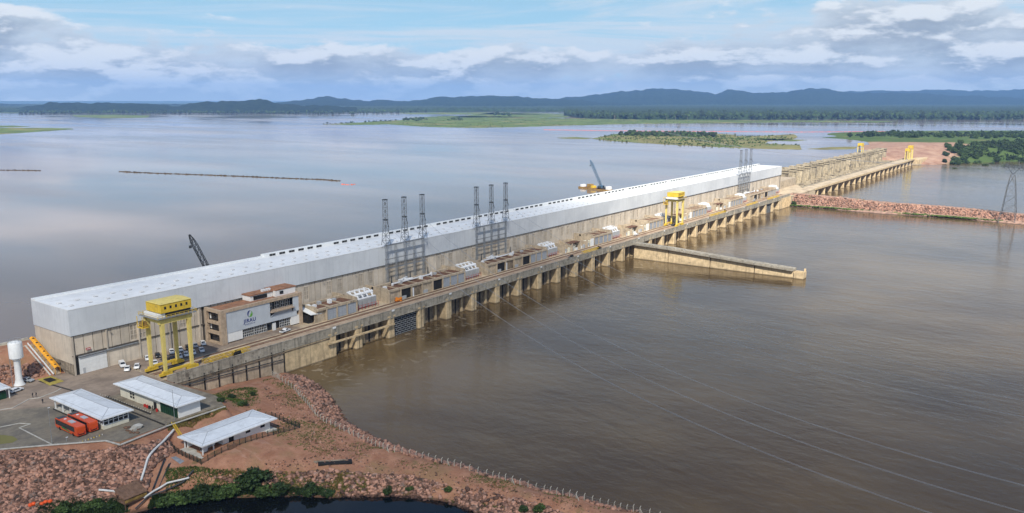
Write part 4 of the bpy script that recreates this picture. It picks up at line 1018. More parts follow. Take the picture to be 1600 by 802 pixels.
crescent(204.0, 22.3, 1.35, 60, 250, .75, M['blue'], 'emblem_crescent'); crescent(204.5, 22.1, 1.25, -110, 70, .8, M['logogreen'], 'emblem_leaf'); crescent(203.9, 22.0, 1.0, -120, 40, .35, M['logogreen'], 'emblem_leaf')

# ------------------------------------------------------------------ gantry cranes on the deck
def gantry(x0, label):
    g = thing('gantry_crane', label, 'gantry crane', (x0, 265, ZD), group='yellow gantry cranes on the tailrace deck')
    x1 = x0+10.5; y0, y1 = 265.0, 274.2
    for x in (x0, x1):
        for y in (y0, y1):
            MB().beam((x, y, ZD+1.6), (x, y, 31.6), 1.0, 1.0, 0, 1.3).build('leg', M['paleyellow'], g)
            bo = MB().box(x-2.4, x+2.4, y-.5, y+.5, ZD+.7, ZD+1.6).box(x-1.2, x+1.2, y-.6, y+.6, ZD+1.55, ZD+2.2).build('bogie', M['yellow'], g)
            b = MB()
            for k_ in (-1.8, -.7, .7, 1.8): b.cyl((x+k_, y-.3, ZD+.5), (x+k_, y+.3, ZD+.5), .38, n=10)
            b.build('wheel', M['darksteel'], bo)
    for y in (y0, y1): MB().box(x0+.9, x1-.9, y-.45, y+.45, ZD+1.7, ZD+2.5).build('sill_beam', M['yellow'], g)
    for y in (y0, y1): MB().box(x0-1.2, x1+1.2, y-.6, y+.6, 31.6, 33.2).build('girder', M['paleyellow'], g)
    for x in (x0, x1): MB().box(x-.5, x+.5, y0+.62, y1-.62, 31.7, 33.1).build('cross_girder', M['paleyellow'], g)
    MB().box(x0-2.2, x1+2.6, y0-1.6, y1+1.8, 33.62, 33.8).build('walkway', M['steel'], g)
    b = MB()
    for k_ in range(10):
        x = x0-2.2+k_*(x1-x0+4.8)/9
        b.beam((x, y0-1.55, 33.8), (x, y0-1.55, 34.9), .1); b.beam((x, y1+1.75, 33.8), (x, y1+1.75, 34.9), .1)
    for z in (34.35, 34.9):
        b.beam((x0-2.2, y0-1.55, z), (x1+2.6, y0-1.55, z), .09); b.beam((x0-2.2, y1+1.75, z), (x1+2.6, y1+1.75, z), .09); b.beam((x0-2.2, y0-1.55, z), (x0-2.2, y1+1.75, z), .09); b.beam((x1+2.6, y0-1.55, z), (x1+2.6, y1+1.75, z), .09)
    b.build('handrail', M['yellow'], g)
    MB().box(x0-1, x0+1.6, y0, y1, 33.82, 35.2).build('white_cabinet', M['white'], g)
    MB().box(x0+2, x1+1.5, y0+.5, y1-.5, 33.82, 35.3).build('winch_frame', M['darksteel'], g)
    h = MB().box(x0-.3, x1+1.2, y0-.6, y1-.4, 35.5, 38.7).build('machine_house', M['yellow'], g)
    MB().add([(x0-.5,y0-.8,38.72),(x1+1.4,y0-.8,38.72),(x1+1.4,y1-.2,38.72),(x0-.5,y1-.2,38.72),(x0-.3,(y0+y1)/2-.5,39.15),(x1+1.2,(y0+y1)/2-.5,39.15)], [(0,3,2,1),(0,1,5,4),(2,3,4,5),(1,2,5),(3,0,4)]).build('house_roof', M['paleyellow'], h)
    for k_ in range(5): MB().box(x0+1.0+k_*2.1, x0+1.75+k_*2.1, y0-.66, y0-.605, 36.8, 37.8).build('window', M['glass'], h)
    MB().box(x0-3.4, x0-.9, y1-2.4, y1+1.4, 29.4, 29.7).build('cab_platform', M['yellow'], g)
    b = MB(); b.beam((x0-3.2, y1-2.2, 29.7), (x0-3.2, y1-2.2, 33.6), .2).beam((x0-3.2, y1+1.2, 29.7), (x0-3.2, y1+1.2, 33.6), .2).beam((x0-3.3, y1-2.3, 30.7), (x0-3.3, y1+1.3, 30.7), .12).beam((x0-3.3, y1-2.3, 30.2), (x0-.9, y1-2.3, 30.2), .12)
    b.build('cab_hanger', M['yellow'], g)
    MB().box(x0-2.9, x0-1.2, y1-1.8, y1+.6, 29.75, 31.5).build('operator_cab', M['bargeyellow'], g)
    b = MB()
    for k_ in (-.6, -.2, .2, .6): b.beam(((x0+x1)/2+k_, (y0+y1)/2, 20.5), ((x0+x1)/2+k_, (y0+y1)/2, 33.6), .05)
    b.build('hoist_rope', M['darksteel'], g)
    MB().box((x0+x1)/2-3.5, (x0+x1)/2+3.5, (y0+y1)/2-.8, (y0+y1)/2+.8, ZD+.3, ZD+1.5).build('hook_load', M['darksteel'], g)
    return g
gantry(155.1, 'yellow gantry crane with pale legs standing over the car park'); gantry(586.5, 'bright yellow gantry crane midway along the deck')
def lift_beam(x0, x1, y, label):
    t = thing('lifting_beam', label, 'lifting beam', (x0, y, ZD)); n_ = max(3, int((x1-x0)/2.2))
    b = MB()
    for yy in (y-.7, y+.7):
        for z in (ZD+.5, ZD+1.7): b.beam((x0, yy, z), (x1, yy, z), .15)
        for i in range(n_):
            xa, xb = x0+(x1-x0)*i/n_, x0+(x1-x0)*(i+1)/n_
            b.beam((xa, yy, ZD+.5), (xb, yy, ZD+1.7) if i % 2 else (xa, yy, ZD+1.7), .1); b.beam((xa, yy, ZD+1.7), (xb, yy, ZD+.5), .09)
    for i in range(n_+1): x = x0+(x1-x0)*i/n_; b.beam((x, y-.7, ZD+1.7), (x, y+.7, ZD+1.7), .14)
    b.build('truss', M['yellow'], t)
    for i in range(3): x = x0+(x1-x0)*(i+.5)/3; MB().box(x-.4, x+.4, y-.9, y+.9, ZD+.02, ZD+.4).build('trestle', M['yellow'], t)
lift_beam(171.5, 192, 266.9, 'yellow truss beam lying on the deck right of the near crane')
lift_beam(446, 466, 265.8, 'yellow truss beam lying on the deck in front of the third transformer')
lift_beam(655, 690, 265.8, 'yellow truss beam lying on the deck right of the far crane')
lift_beam(742, 770, 265.8, 'yellow truss beam lying before the farthest mast frame')
lift_beam(800, 834, 265.8, 'yellow truss beam at the far end of the deck')
def bundle(x, y, label, m='dark'):
    p = np.stack([x+rng.normal(0, .9, 26), y+rng.normal(0, .4, 26), ZD+.3+np.abs(rng.normal(0, .5, 26))], 1)
    V, F = blobs(p, rng.uniform(.35, .8, 26), .4); o = link('bundled_nets', raw_mesh('bundled_nets', V, F, M[m]), 'thing'); setp(o, label, 'bundle'); return o
bundle(186, 266.6, 'black heap of netting on the near yellow truss beam'); bundle(432, 265.6, 'black heap on the deck edge left of the second truss beam'); bundle(467.5, 266, 'black heap at the right end of the second truss beam'); bundle(694, 268, 'dark machinery heap on the deck right of the far crane')
p = np.stack([285.8+rng.normal(0,.9,40), 275.2+rng.normal(0,.5,40), ZD+.4+np.abs(rng.normal(0,.6,40))], 1); V, F = blobs(p, rng.uniform(.5,.9,40), .3)
setp(link('tarpaulin_heap', raw_mesh('tarpaulin_heap', V, F, M['tarp'], True), 'thing'), 'bright orange tarpaulin heap before the first gallery bays', 'tarpaulin')

# ------------------------------------------------------------------ spillway
sw_ = thing('spillway', 'row of tall weathered spillway piers at the far end of the dam', 'spillway', (950, 318, 0))
SPN = 19; SPP = 30.2; SX0 = 985.0
spm = MB(); spm.prism([(-2.6, -5), (-2, -7), (2, -7), (2.6, -5), (2.6, 22), (-2.6, 22)], -3, 20.5).box(-3.4, 3.4, -7.6, 12, 20.5, 22.6).box(-2.4, 2.4, -7.2, 9, 22.6, 23.6).box(-4.2, 4.2, -8.0, 10, 23.6, 25.2).box(-3.0, 3.0, -7.4, -7.02, 6, 12).box(-2.75, 2.75, 2, 4, 4, 20)
spm = spm.mesh('pier', M['spill'])
gat = MB(); gat.box(0, SPP-6.4, 0, .6, 6.5, 20)
gat = gat.mesh('radial_gate', M['dark']); hoi = MB().box(0, SPP-6.4, 12, 16, 17.3, 18.2).mesh('hoist_bridge', M['parapet'])  # gates coloured near black to stand for shade in the gaps between piers
cil = MB().box(0, SPP-6.4, -6, 10, -3, 2.2).mesh('sill', M['concrete'])
apm = MB().prism([(-2.2,-30),(2.2,-30),(2.2,0),(-2.2,0)], -3, 6.0).mesh('low_pier', M['spill'])
for i in range(SPN+1):
    x = SX0+i*SPP
    place('pier', spm, sw_, (x, 321, 0)); place('low_pier', apm, sw_, (x, 318.4, 0))
    if i < SPN:
        place('radial_gate', gat, sw_, (x+3.2, 328, 0)); place('hoist_bridge', hoi, sw_, (x+3.2, 322, 0)); place('sill', cil, sw_, (x+3.2, 321, 0))
MB().box(921.8, SX0-3.2, 294, 340, -3, 19).build('abutment', M['concrete'], sw_)
MB().box(SX0-3, SX0+SPN*SPP+3, 334, 343, 18, 20).build('upstream_deck', M['parapet'], sw_)
MB().box(SX0, SX0+SPN*SPP, 291, 293.5, 4.4, 5.2).box(SX0, SX0+SPN*SPP, 300, 301, 4.6, 5.2).build('apron_beam', M['concrete'], sw_)
br = thing('road_bridge', 'concrete road bridge on slab piers below the spillway', 'bridge', (950, 264, 0))
MB().box(862, 1540, 262.4, 277.5, 9.3, 10.4).build('bridge_deck', M['deck'], br)
MB().box(950, 1540, 261.6, 262.4, 9.0, 11.2).build('parapet', M['pier'], br); MB().box(950, 1540, 277.5, 278.2, 9.3, 11.2).build('parapet', M['parapet'], br)
bpm = MB().prism([(-1.3,0),(-.8,-1),(.8,-1),(1.3,0),(1.3,12.6),(-1.3,12.6)], -3, 9.28).mesh('pier', M['pier'])
for i in range(21): place('pier', bpm, br, (963+i*28.4, 263.5, 0))
MB().box(1528, 1660, 255, 279, -3, 9.0).box(1540, 1660, 254, 256, -3, 8).build('abutment', M['pier'], br)
# ground between deck end and bridge
MB().prism([(861.2,262.6),(952,262.6),(952,277),(985,294),(921,294),(861.2,292)], -3, 10.36).build('abutment_fill', M['deck'], br)
def spill_crane(x, y, zb, h, w, label):
    g = thing('spillway_crane', label, 'gantry crane', (x, y, zb), group='small yellow cranes at the spillway')
    for dx in (0, w):
        for dy in (0, 6): MB().beam((x+dx, y+dy, zb), (x+dx, y+dy, zb+h), 1.1).build('leg', M['paleyellow'], g)
    for dy in (0, 6): MB().box(x-1, x+w+1, y+dy-.6, y+dy+.6, zb+h, zb+h+1.6).build('girder', M['yellow'], g)
    MB().box(x-1, x+w+1.5, y-.5, y+6.5, zb+h+1.7, zb+h+5.5).build('machine_house', M['yellow'], g)
spill_crane(1415, 322, 25.2, 9, 10, 'yellow crane on top of the spillway piers'); spill_crane(1500, 266, 10.4, 13, 8, 'left one of two yellow cranes at the far end of the road bridge'); spill_crane(1522, 266, 10.4, 17, 8, 'taller right one of two yellow cranes at the far bridge end')
MB().box(862, 1545, 320.2, 322.6, -3, 4).build('apron_wall', M['gateback'], sw_) if 0 else None
# crest road and intake deck upstream
cr = MB().box(20, 136, 317.2, 325.2, 19.9, 20.12).build('crest_road', M['deck'], kind='structure')
MB().box(20, 136, 325.3, 325.7, 20.0, 20.9).build('kerb_wall', M['kerb'], cr)
it = thing('intake_deck', 'concrete intake deck behind the powerhouse on the reservoir side', 'dam deck', (160, 320.2, 0))
MB().box(160, XB+20, 320.2, 344, 10, 20.0).build('deck_block', M['concrete'], it)
MB().box(160, XB+20, 343.2, 343.8, 20.0, 21.1).build('parapet', M['parapet'], it)
# ------------------------------------------------------------------ yard paving
def slab(name, poly, z0, z1, m): 
    o = MB().prism(poly, z0, z1).build(name, m, kind='structure'); return o
slab('yard_pavement', [(20,299),(20,303),(60,276),(92.2,246.4),(102.5,237.4),(113,227.8),(115,224),(130.3,224.4),(138.3,223.9),(149.6,222.4),(154.2,233.7),(152.5,262.2),(152.5,299),(135,299)][1:], 11.5, 12.02, M['asphalt'])
slab('apron_pavement', [(124,299),(129.5,262),(133.5,262),(152.5,262.1),(152.5,292.6),(136.2,292.6),(136.2,299)], 11.9, 12.028, M['apron'])
slab('gravel_pavement', [(100,282),(118,268),(128.6,268),(126,298.8),(96,298.8)], 11.9, 12.026, M['apron'])
slab('workshop_pavement', [(131,224.4),(149.4,222.6),(154,233.7),(152.4,262),(131,262)], 11.9, 12.034, mat('workshop_paving', (.24,.205,.155), .9, .2, .6, 0, ((.14,.12,.09), .2, .42, .66)))
kb = MB().box(129.3, 129.7, 224.5, 262, 12.02, 12.3).box(131.6, 132.2, 236, 262, 12.02, 12.25).build('kerb', M['blackkerb'], kind='structure')
b = MB().prism([(133.2,262.4),(129.6,262.4),(125.8,297),(126.5,297),(130.2,263),(133.2,263)], 12.02, 12.10).build('drain_channel', M['blackkerb'], kind='structure')
def kerb(name, pts, w=.3, h=.16, m='kerb'):
    b = MB()
    for p, q in zip(pts[:-1], pts[1:]): b.beam((*p[:2], 12.02+h/2), (*q[:2], 12.02+h/2), w, h)
    return b.build(name, M[m], kind='structure')
kerb('kerb', [at(u, v, 12)[:2] for u, v in ((0,641),(20,638),(46,624),(62,622),(88,612),(96,607))])
kerb('kerb', [at(u, v, 12)[:2] for u, v in ((0,668),(30,662),(48,663),(30,669),(81,695))])
kerb('kerb', [at(u, v, 12)[:2] for u, v in ((0,703),(81,696),(165,689.5),(188,696),(262,666),(352,636))], .5, .25)
sheet('lawn', [at(u, v, 12)[:2] for u, v in ((-20,681),(5,680),(20,682),(28,687),(20,692),(-20,697))], 12.05, M['marsh_dry'])
# yellow hatched pit by the end wall
pt_ = thing('grating_pit', 'dark grating in a yellow painted square beside the orange stair', 'grating', (129, 293, 12))
MB().prism([at(u, v, 12)[:2] for u, v in ((58,593),(79,587.5),(100,596),(78,603))], 12.03, 12.12).build('painted_border', mat('worn_yellow', (.34,.27,.06), .9, .3, .8), pt_)
MB().prism([at(u, v, 12)[:2] for u, v in ((67,593.5),(79,590.5),(89,594.5),(77,598.5))], 12.125, 12.17).build('grate', M['dark'], pt_)

# ------------------------------------------------------------------ water tower, stair
wt = thing('water_tower', 'white cylindrical water tower with a thin stem beside the yard', 'water tower', (120.5, 299.0, 12))
MB().lathe((120.5, 299, 12), [(1.9,0),(1.45,.8),(1.1,2.2),(1.05,8.6),(1.25,9.2),(2.15,9.9)], 28).build('stem', M['white'], wt, smooth=True)
MB().lathe((120.5, 299, 12), [(2.2,9.91),(2.22,15.2),(2.1,15.45),(.3,15.9)], 28).build('tank', M['white'], wt, smooth=True)
b = MB()
for i in range(10): a = i*.628; b.beam((120.5+2*math.cos(a), 299+2*math.sin(a), 27.4), (120.5+2*math.cos(a), 299+2*math.sin(a), 28.5), .06); b.beam((120.5+2*math.cos(a), 299+2*math.sin(a), 28.5), (120.5+2*math.cos(a+.628), 299+2*math.sin(a+.628), 28.5), .06)
b.build('railing', M['steel'], wt)
b = MB(); b.beam((118.4, 299, 12), (118.35, 299, 27.4), .08).beam((118.4, 299.5, 12), (118.35, 299.5, 27.4), .08)
for i in range(22): b.beam((118.37, 299, 12.5+i*.68), (118.37, 299.5, 12.5+i*.68), .05)
b.build('ladder', M['steel'], wt)
st = thing('covered_stair', 'orange covered stair climbing from the yard to the dam crest', 'staircase', (133.6, 299, 12))
S0, S1 = Vector((133.7, 299.2, 12.3)), Vector((133.7, 316.8, 20.6))
for i in range(7):
    a = S0.lerp(S1, i/7); c = S0.lerp(S1, (i+1)/7-.006)
    b = MB(); b.add([(132.7,a.y,a.z+2.2),(133.6,a.y,a.z+2.7),(134.7,a.y,a.z+2.2),(132.7,c.y,c.z+2.2),(133.6,c.y,c.z+2.7),(134.7,c.y,c.z+2.2),(132.7,a.y,a.z+2.3),(133.6,a.y,a.z+2.8),(134.7,a.y,a.z+2.3),(132.7,c.y,c.z+2.3),(133.6,c.y,c.z+2.8),(134.7,c.y,c.z+2.3)],
        [(0,1,4,3),(1,2,5,4),(6,9,10,7),(7,10,11,8),(0,3,9,6),(2,8,11,5),(0,6,7,1),(1,7,8,2),(3,4,10,9),(4,5,11,10)]); rp = b.build('roof_sheet', M['orange'], st)
    MB().beam((132.8,a.y,a.z),(132.8,a.y,a.z+2.2),.12).beam((134.6,a.y,a.z),(134.6,a.y,a.z+2.2),.12).build('post', M['orange'], st)
    MB().box(133.3, 133.9, (a.y+c.y)/2-.3, (a.y+c.y)/2+.3, (a.z+c.z)/2+2.72, (a.z+c.z)/2+2.95).build('roof_vent', M['darksteel'], rp)
b = MB()
for i in range(44): c = S0.lerp(S1, i/44); b.box(132.5, 134.7, c.y, c.y+.42, c.z-.25, c.z)
b.build('steps', M['concrete'], st); MB().beam((132.1,299,12.6),(132.1,317,21.0),.25,.5).build('stringer', M['white'], st)
MB().beam((131.2,299.5,12.3),(131.2,317,20.3),.5,.3).build('side_drain', M['kerb'], st)

# ------------------------------------------------------------------ low hip-roofed buildings
def hip_roof(par, x0, x1, y0, y1, ze, rise, seams=12):
    long_y = (y1-y0) > (x1-x0); h = min(x1-x0, y1-y0)/2
    if long_y: r0, r1 = ((x0+x1)/2, y0+h, ze+rise), ((x0+x1)/2, y1-h, ze+rise); fs = [(0,1,4),(1,2,5,4),(2,3,5),(3,0,4,5)]
    else: r0, r1 = (x0+h, (y0+y1)/2, ze+rise), (x1-h, (y0+y1)/2, ze+rise); fs = [(0,1,5,4),(1,2,5),(2,3,4,5),(3,0,4)]
    rf = MB().add([(x0,y0,ze),(x1,y0,ze),(x1,y1,ze),(x0,y1,ze),r0,r1], fs+[(0,3,2,1)]).build('roof', M['shed'], par)
    MB().box(x0-.08, x1+.08, y0-.08, y1+.08, ze-.35, ze-.01).build('fascia', M['white'], rf)
    b = MB()
    for c in ((x0,y0,ze),(x1,y0,ze),(x1,y1,ze),(x0,y1,ze)):
        e = r0 if (Vector(c)-Vector(r0)).length < (Vector(c)-Vector(r1)).length else r1
        b.beam((c[0],c[1],c[2]+.03), (e[0],e[1],e[2]+.03), .16, .08)
    b.beam((r0[0],r0[1],r0[2]+.04), (r1[0],r1[1],r1[2]+.04), .2, .1)
    i = 1.1
    for (xa, ya, xb_, yb_) in ((x0+i,y0+i,x1-i,y0+i),(x1-i,y0+i,x1-i,y1-i),(x1-i,y1-i,x0+i,y1-i),(x0+i,y1-i,x0+i,y0+i)):
        z = ze+rise*i/h+.03; b.beam((xa,ya,z),(xb_,yb_,z), .1, .06)
    b.build('roof_seams', M['seam'], rf); return rf
# bus shelter with glazed office
sh = thing('bus_shelter', 'white-roofed shelter with a glazed room beside the orange buses', 'building', (116.5, 236, 12))
hip_roof(sh, 115.6, 125.7, 234.6, 266.3, 16.0, .95)
MB().box(116.8, 124.8, 236, 249.5, 12.03, 13.2).build('wall_base', M['cream'], sh)
MB().box(117.0, 124.6, 236.2, 249.3, 13.21, 15.6).build('glazing', M['glass'], sh)
for x in (116.9, 118.45, 120.0, 121.55, 123.1, 124.65): MB().box(x-.1, x+.1, 235.95, 236.18, 13.2, 15.62).build('mullion', M['white'], sh)
for z in (13.3, 14.45, 15.5): MB().box(117.0, 124.6, 235.98, 236.17, z-.08, z+.08).build('transom', M['white'], sh)
for i in range(13): y = 236.3+i*1.09; MB().box(116.78, 116.98, y-.08, y+.08, 13.2, 15.62).build('mullion', M['white'], sh)
for z in (13.3, 14.45, 15.5): MB().box(116.8, 116.97, 236.3, 249.3, z-.08, z+.08).build('transom', M['white'], sh)
MB().box(116.8, 124.8, 249.52, 250.0, 12.03, 15.62).build('partition', M['cream'], sh)
for x in (116.6, 124.5):
    for y in (250.6, 255.4, 260.2, 265.0): MB().box(x-.16, x+.16, y-.16, y+.16, 12.02, 15.64).build('post', M['white'], sh)
MB().box(116.2, 125, 250.2, 265.8, 12.04, 12.2).build('floor', M['kerb'], sh)
MB().box(115.9, 116.2, 250.2, 265.6, 12.03, 12.32).build('wheel_stop', M['blackkerb'], sh)
MB().box(118.5, 121.5, 250.1, 250.5, 12.2, 14.2).build('notice_board', M['bargeyellow'], sh)
# workshop
wk = thing('workshop', 'long white-roofed workshop with dark green shutters', 'building', (135, 226, 12))
hip_roof(wk, 133.9, 144.1, 224.5, 261.2, 16.5, .95)
MB().box(135.2, 143.0, 226.0, 259.6, 12.04, 16.1).build('wall', M['cream'], wk)
MB().box(135.25, 142.95, 225.9, 225.99, 12.05, 16.1).build('end_wall', M['officewhite'], wk)
MB().box(135.08, 135.19, 226.2, 235.6, 12.05, 15.8).build('green_shutter', M['greendoor'], wk)
for i in range(8): MB().box(135.02, 135.07, 226.3+i*1.17, 226.36+i*1.17, 12.06, 15.8).build('shutter_joint', M['dark'], wk)
for i in range(13): MB().box(135.1, 135.19, 241.2+i*1.36, 242.3+i*1.36, 15.5, 15.95).build('high_window', M['glass'], wk)
for y in (251.0, 252.5):
    for z in (12.9, 13.9, 14.9): MB().box(135.1, 135.19, y, y+.95, z, z+.7).build('window', M['glass'], wk)
MB().box(135.08, 135.19, 237.9, 239.5, 12.05, 14.5).build('door', M['dark'], wk)
for y, l in ((226.6,0),(229.4,0),(232.4,0),(235.3,0)): MB().box(134.8, 135.06, y, y+.35, 15.4, 15.7).build('wall_lamp', M['white'], wk)
for i, (y, c, l) in enumerate(((243.6,'red','red drum standing by the workshop wall, farther one'),(242.2,'red','red drum standing by the workshop wall, nearer the door'),(240.9,'dark','black drum beside the workshop door'),(236.6,'red','red drum between the workshop door and green shutters'))):
    setp(MB().lathe((134.4, y, 12.05), [(.36,0),(.38,.05),(.36,.3),(.38,.33),(.36,.6),(.38,.63),(.36,.95)], 12).build('drum', M[c], loc=(134.4, y, 12.05)), l, 'drum')
# pump house on the spit
Zp = 7.25
pu = thing('pump_house', 'small white pump house on the red spit inside a green fence', 'building', (129, 204, Zp))
hip_roof(pu, 128.2, 155.0, 203.4, 215.7, 11.0, .9)
MB().box(127.9, 155.0, 203.6, 215.4, Zp-1.5, Zp+.12).build('floor', M['kerb'], pu)
MB().box(136.2, 153.4, 205.0, 214.6, Zp+.13, 10.6).build('wall', M['officewhite'], pu)
MB().box(130.0, 136.1, 213.6, 213.9, Zp+.13, 10.6).build('porch_wall', M['officewhite'], pu)
for x, y in ((129.4,205),(129.4,214),(133.0,205)): MB().box(x-.15, x+.15, y-.15, y+.15, Zp+.12, 10.62).build('post', M['white'], pu)
MB().box(138.3, 140.0, 204.93, 204.99, Zp+.14, 9.9).build('door', M['dark'], pu)
for x in (144.4, 149.8): MB().box(x, x+1.6, 204.93, 204.99, 9.0, 10.2).build('window', M['glass'], pu)
MB().box(130.5, 131.9, 206.2, 208, Zp+.13, 9.4).box(132.6, 135.2, 207.4, 208.2, Zp+.13, 9.7).build('equipment', M['white'], pu)
MB().box(130.4, 130.49, 206.4, 207.8, 7.9, 9.2).build('control_panel', M['dark'], pu)
gf = thing('green_fence', 'dark green mesh fence round the pump house', 'fence', (126, 200.6, Zp))
ring = [(126.2,216.2),(126.2,201.2),(135,200.8),(161.5,200.8),(161.5,214.5),(155.6,216.6)]
for (xa, ya), (xb_, yb_) in zip(ring[:-1], ring[1:]):
    L_ = math.hypot(xb_-xa, yb_-ya); k_ = max(1, round(L_/2.0))
    for i in range(k_):
        x, y = xa+(xb_-xa)*i/k_, ya+(yb_-ya)*i/k_; x2, y2 = xa+(xb_-xa)*(i+1)/k_, ya+(yb_-ya)*(i+1)/k_
        z = max(float(ground_z(x, y)), Zp-1.2); z2 = max(float(ground_z(x2, y2)), Zp-1.2)
        MB().beam((x, y, z-.3), (x, y, z+1.9), .16).build('post', M['greenfence'], gf)
        b = MB()
        for h in (.25, .6, .95, 1.3, 1.65): b.beam((x, y, z+h), (x2, y2, z2+h), .05)
        for j in range(1, 6): t = j/6; b.beam((x+(x2-x)*t, y+(y2-y)*t, z+(z2-z)*t+.2), (x+(x2-x)*t, y+(y2-y)*t, z+(z2-z)*t+1.7), .035)
        b.build('mesh_panel', M['greenfence'], gf)
setp(MB().box(135.2, 137.6, 200.4, 200.6, Zp-.3, Zp+2.3).build('brown_gate', M['wood'], loc=(135.2,200.4,Zp)), 'brown sheet gate in the pump house fence', 'gate')
setp(MB().add([(*at(u, v, 7.4)[:2], float(ground_z(*at(u, v, 7.4)[:2]))+.12) for u, v in ((267,713),(274,711),(288,717),(281,720))], [(0,1,2,3)]).build('roof_sheet_scrap', M['steel'], loc=(0,0,0)), 'loose grey metal sheet lying left of the pump house', 'metal sheet')
# corner building at the left edge
cb = thing('gate_house', 'white-roofed gate house cut by the left edge of the picture', 'building', (100, 288, 12))
c0 = at(16.5, 605, 15.8); cxm, cym = c0[0], c0[1]
hip_roof(cb, cxm-14, cxm, cym, cym+9.5, 15.8, .9)
MB().box(cxm-13, cxm-1.1, cym+1.1, cym+8.6, 12.03, 15.4).build('wall', M['officewhite'], cb)
MB().box(cxm-12, cxm-1.3, cym+1.0, cym+1.09, 12.9, 15.0).build('window', M['glass'], cb)
MB().box(cxm-5.2, cxm-1.2, cym+.9, cym+.98, 12.05, 14.6).build('green_door', M['greendoor'], cb)
for x in (cxm-.5, cxm-6.5): MB().box(x-.13, x+.13, cym+.3, cym+.56, 12.03, 15.44).build('post', M['white'], cb)

# ------------------------------------------------------------------ vehicles
def car(kind, m):
    """returns an Empty with parts, nose along +x, origin on the ground"""
    r = thing('car', '', 'car', (0, 0, 0)); L_, W = 4.5, 1.8
    if kind == 'pickup': L_, W = 5.3, 1.9
    if kind == 'van': L_, W = 5.0, 1.95
    hx = L_/2
    if kind == 'hatch': side = [(-hx,.45),(-hx,.95),(-hx+.25,1.0),(-hx+.75,1.45),(.35,1.48),(1.05,.98),(hx-.15,.85),(hx,.6),(hx,.4)]; gl = [(-hx+.42,1.02),(-hx+.85,1.40),(.3,1.42),(.9,1.0)]
    elif kind == 'pickup': side = [(-hx,.55),(-hx,1.05),(-.55,1.05),(-.35,1.72),(.75,1.74),(1.35,1.15),(hx-.15,1.0),(hx,.7),(hx,.5)]; gl = [(-.42,1.12),(-.25,1.64),(.7,1.66),(1.18,1.14)]
    else: side = [(-hx,.4),(-hx,1.1),(-hx+.15,1.85),(.9,1.88),(1.65,1.15),(hx-.1,.95),(hx,.6),(hx,.4)]; gl = [(.2,1.18),(.25,1.75),(.85,1.78),(1.42,1.16)]
    b = MB(); n_ = len(side); top = max(z for x, z in side)
    def wy(z): return W/2*(1 if z < 1.0 else 1-.16*(z-1.0)/(top-1.0+.01))
    vs_ = [(x, -wy(z), z) for x, z in side]+[(x, wy(z), z) for x, z in side]
    b.add(vs_, [tuple(range(n_)), tuple(range(n_, 2*n_))[::-1]]+[(i, n_+i, n_+(i+1) % n_, (i+1) % n_) for i in range(n_)])
    body = b.build('body', m, r)
    for s_ in (-1, 1):
        b = MB(); b.add([(x, s_*(wy(z)+.012), z) for x, z in gl]+[(x, s_*(wy(z)-.05), z) for x, z in gl], [(0,1,2,3) if s_ > 0 else (3,2,1,0), (0,4,5,1),(1,5,6,2),(2,6,7,3),(3,7,4,0)]); b.build('side_window', M['glass'], body)
    i0 = [i for i in range(n_-1) if side[i][1] == top or (side[i][1] > 1.4 and side[i+1][1] < side[i][1])][-1]
    (xa, za), (xb_, zb) = side[i0], side[i0+1]
    def pnt(t, s_, o): x = xa+(xb_-xa)*t; z = za+(zb-za)*t; return (x+.02, s_*(wy(z)-.12), z+.02+o)
    MB().add([pnt(.08,-1,0), pnt(.92,-1,0), pnt(.92,1,0), pnt(.08,1,0)], [(0,1,2,3)]).build('windscreen', M['glass'], body)
    if kind != 'pickup':
        MB().add([(-hx-.01+ (.28 if kind=='hatch' else .03),-W*.38,1.06),(-hx+(.62 if kind=='hatch' else .1),-W*.34,1.4 if kind=='hatch' else 1.7),(-hx+(.62 if kind=='hatch' else .1),W*.34,1.4 if kind=='hatch' else 1.7),(-hx-.01+(.28 if kind=='hatch' else .03),W*.38,1.06)], [(3,2,1,0)]).build('rear_window', M['glass'], body)
    else: MB().box(-hx+.15, -.7, -W/2+.14, W/2-.14, 1.052, 1.07).build('cargo_bed', M['dark'], body)
    for x in (-hx*.62, hx*.64):
        for s_ in (-1, 1): MB().cyl((x, s_*(W/2-.2), .33), (x, s_*(W/2+.02), .33), .33, n=12).build('wheel', M['tyre'], r)
    for s_ in (-1, 1): MB().box(hx-.06, hx+.02, s_*.62-.18, s_*.62+.18, .68, .84).build('headlight', M['whitegear'], r)
    return r
protos = {}
def put_car(kind, m, x, y, rz, label, z=12.035, group='cars parked in the yard'):
    key = (kind, m)
    if key not in protos: o = protos[key] = car(kind, M[m])
    else: o = copy_tree(protos[key])
    o.location = (x, y, z); o.rotation_euler = (0, 0, rz); setp(o, label, 'car', group); return o
UP = R(80)
put_car('van','carwhite', 152.3, 289.2, R(-110), 'white van parked against the closed doorway left of the crane')
put_car('hatch','carwhite', 150.9, 283.3, R(-125), 'white car left of two parked side by side before the van')
put_car('hatch','carwhite', 154.5, 283.0, R(-125), 'white car right of two parked side by side before the van')
row1 = [(162.2,'carwhite','first white car by the wall, behind the left crane legs'),(166.4,'carblack','black car by the wall seen between the crane legs'),(172.3,'carwhite','white car by the wall just right of the middle crane leg'),(176.0,'carwhite','white car by the wall, second right of the middle crane leg'),(179.4,'carblack','dark car by the wall behind the right crane leg'),(182.6,'carsilver','silver car by the wall, second from the office'),(186.2,'carwhite','white car by the wall next to the office pillar')]
for x, m, l in row1: put_car('hatch', m, x, 289.0, R(-115), l)
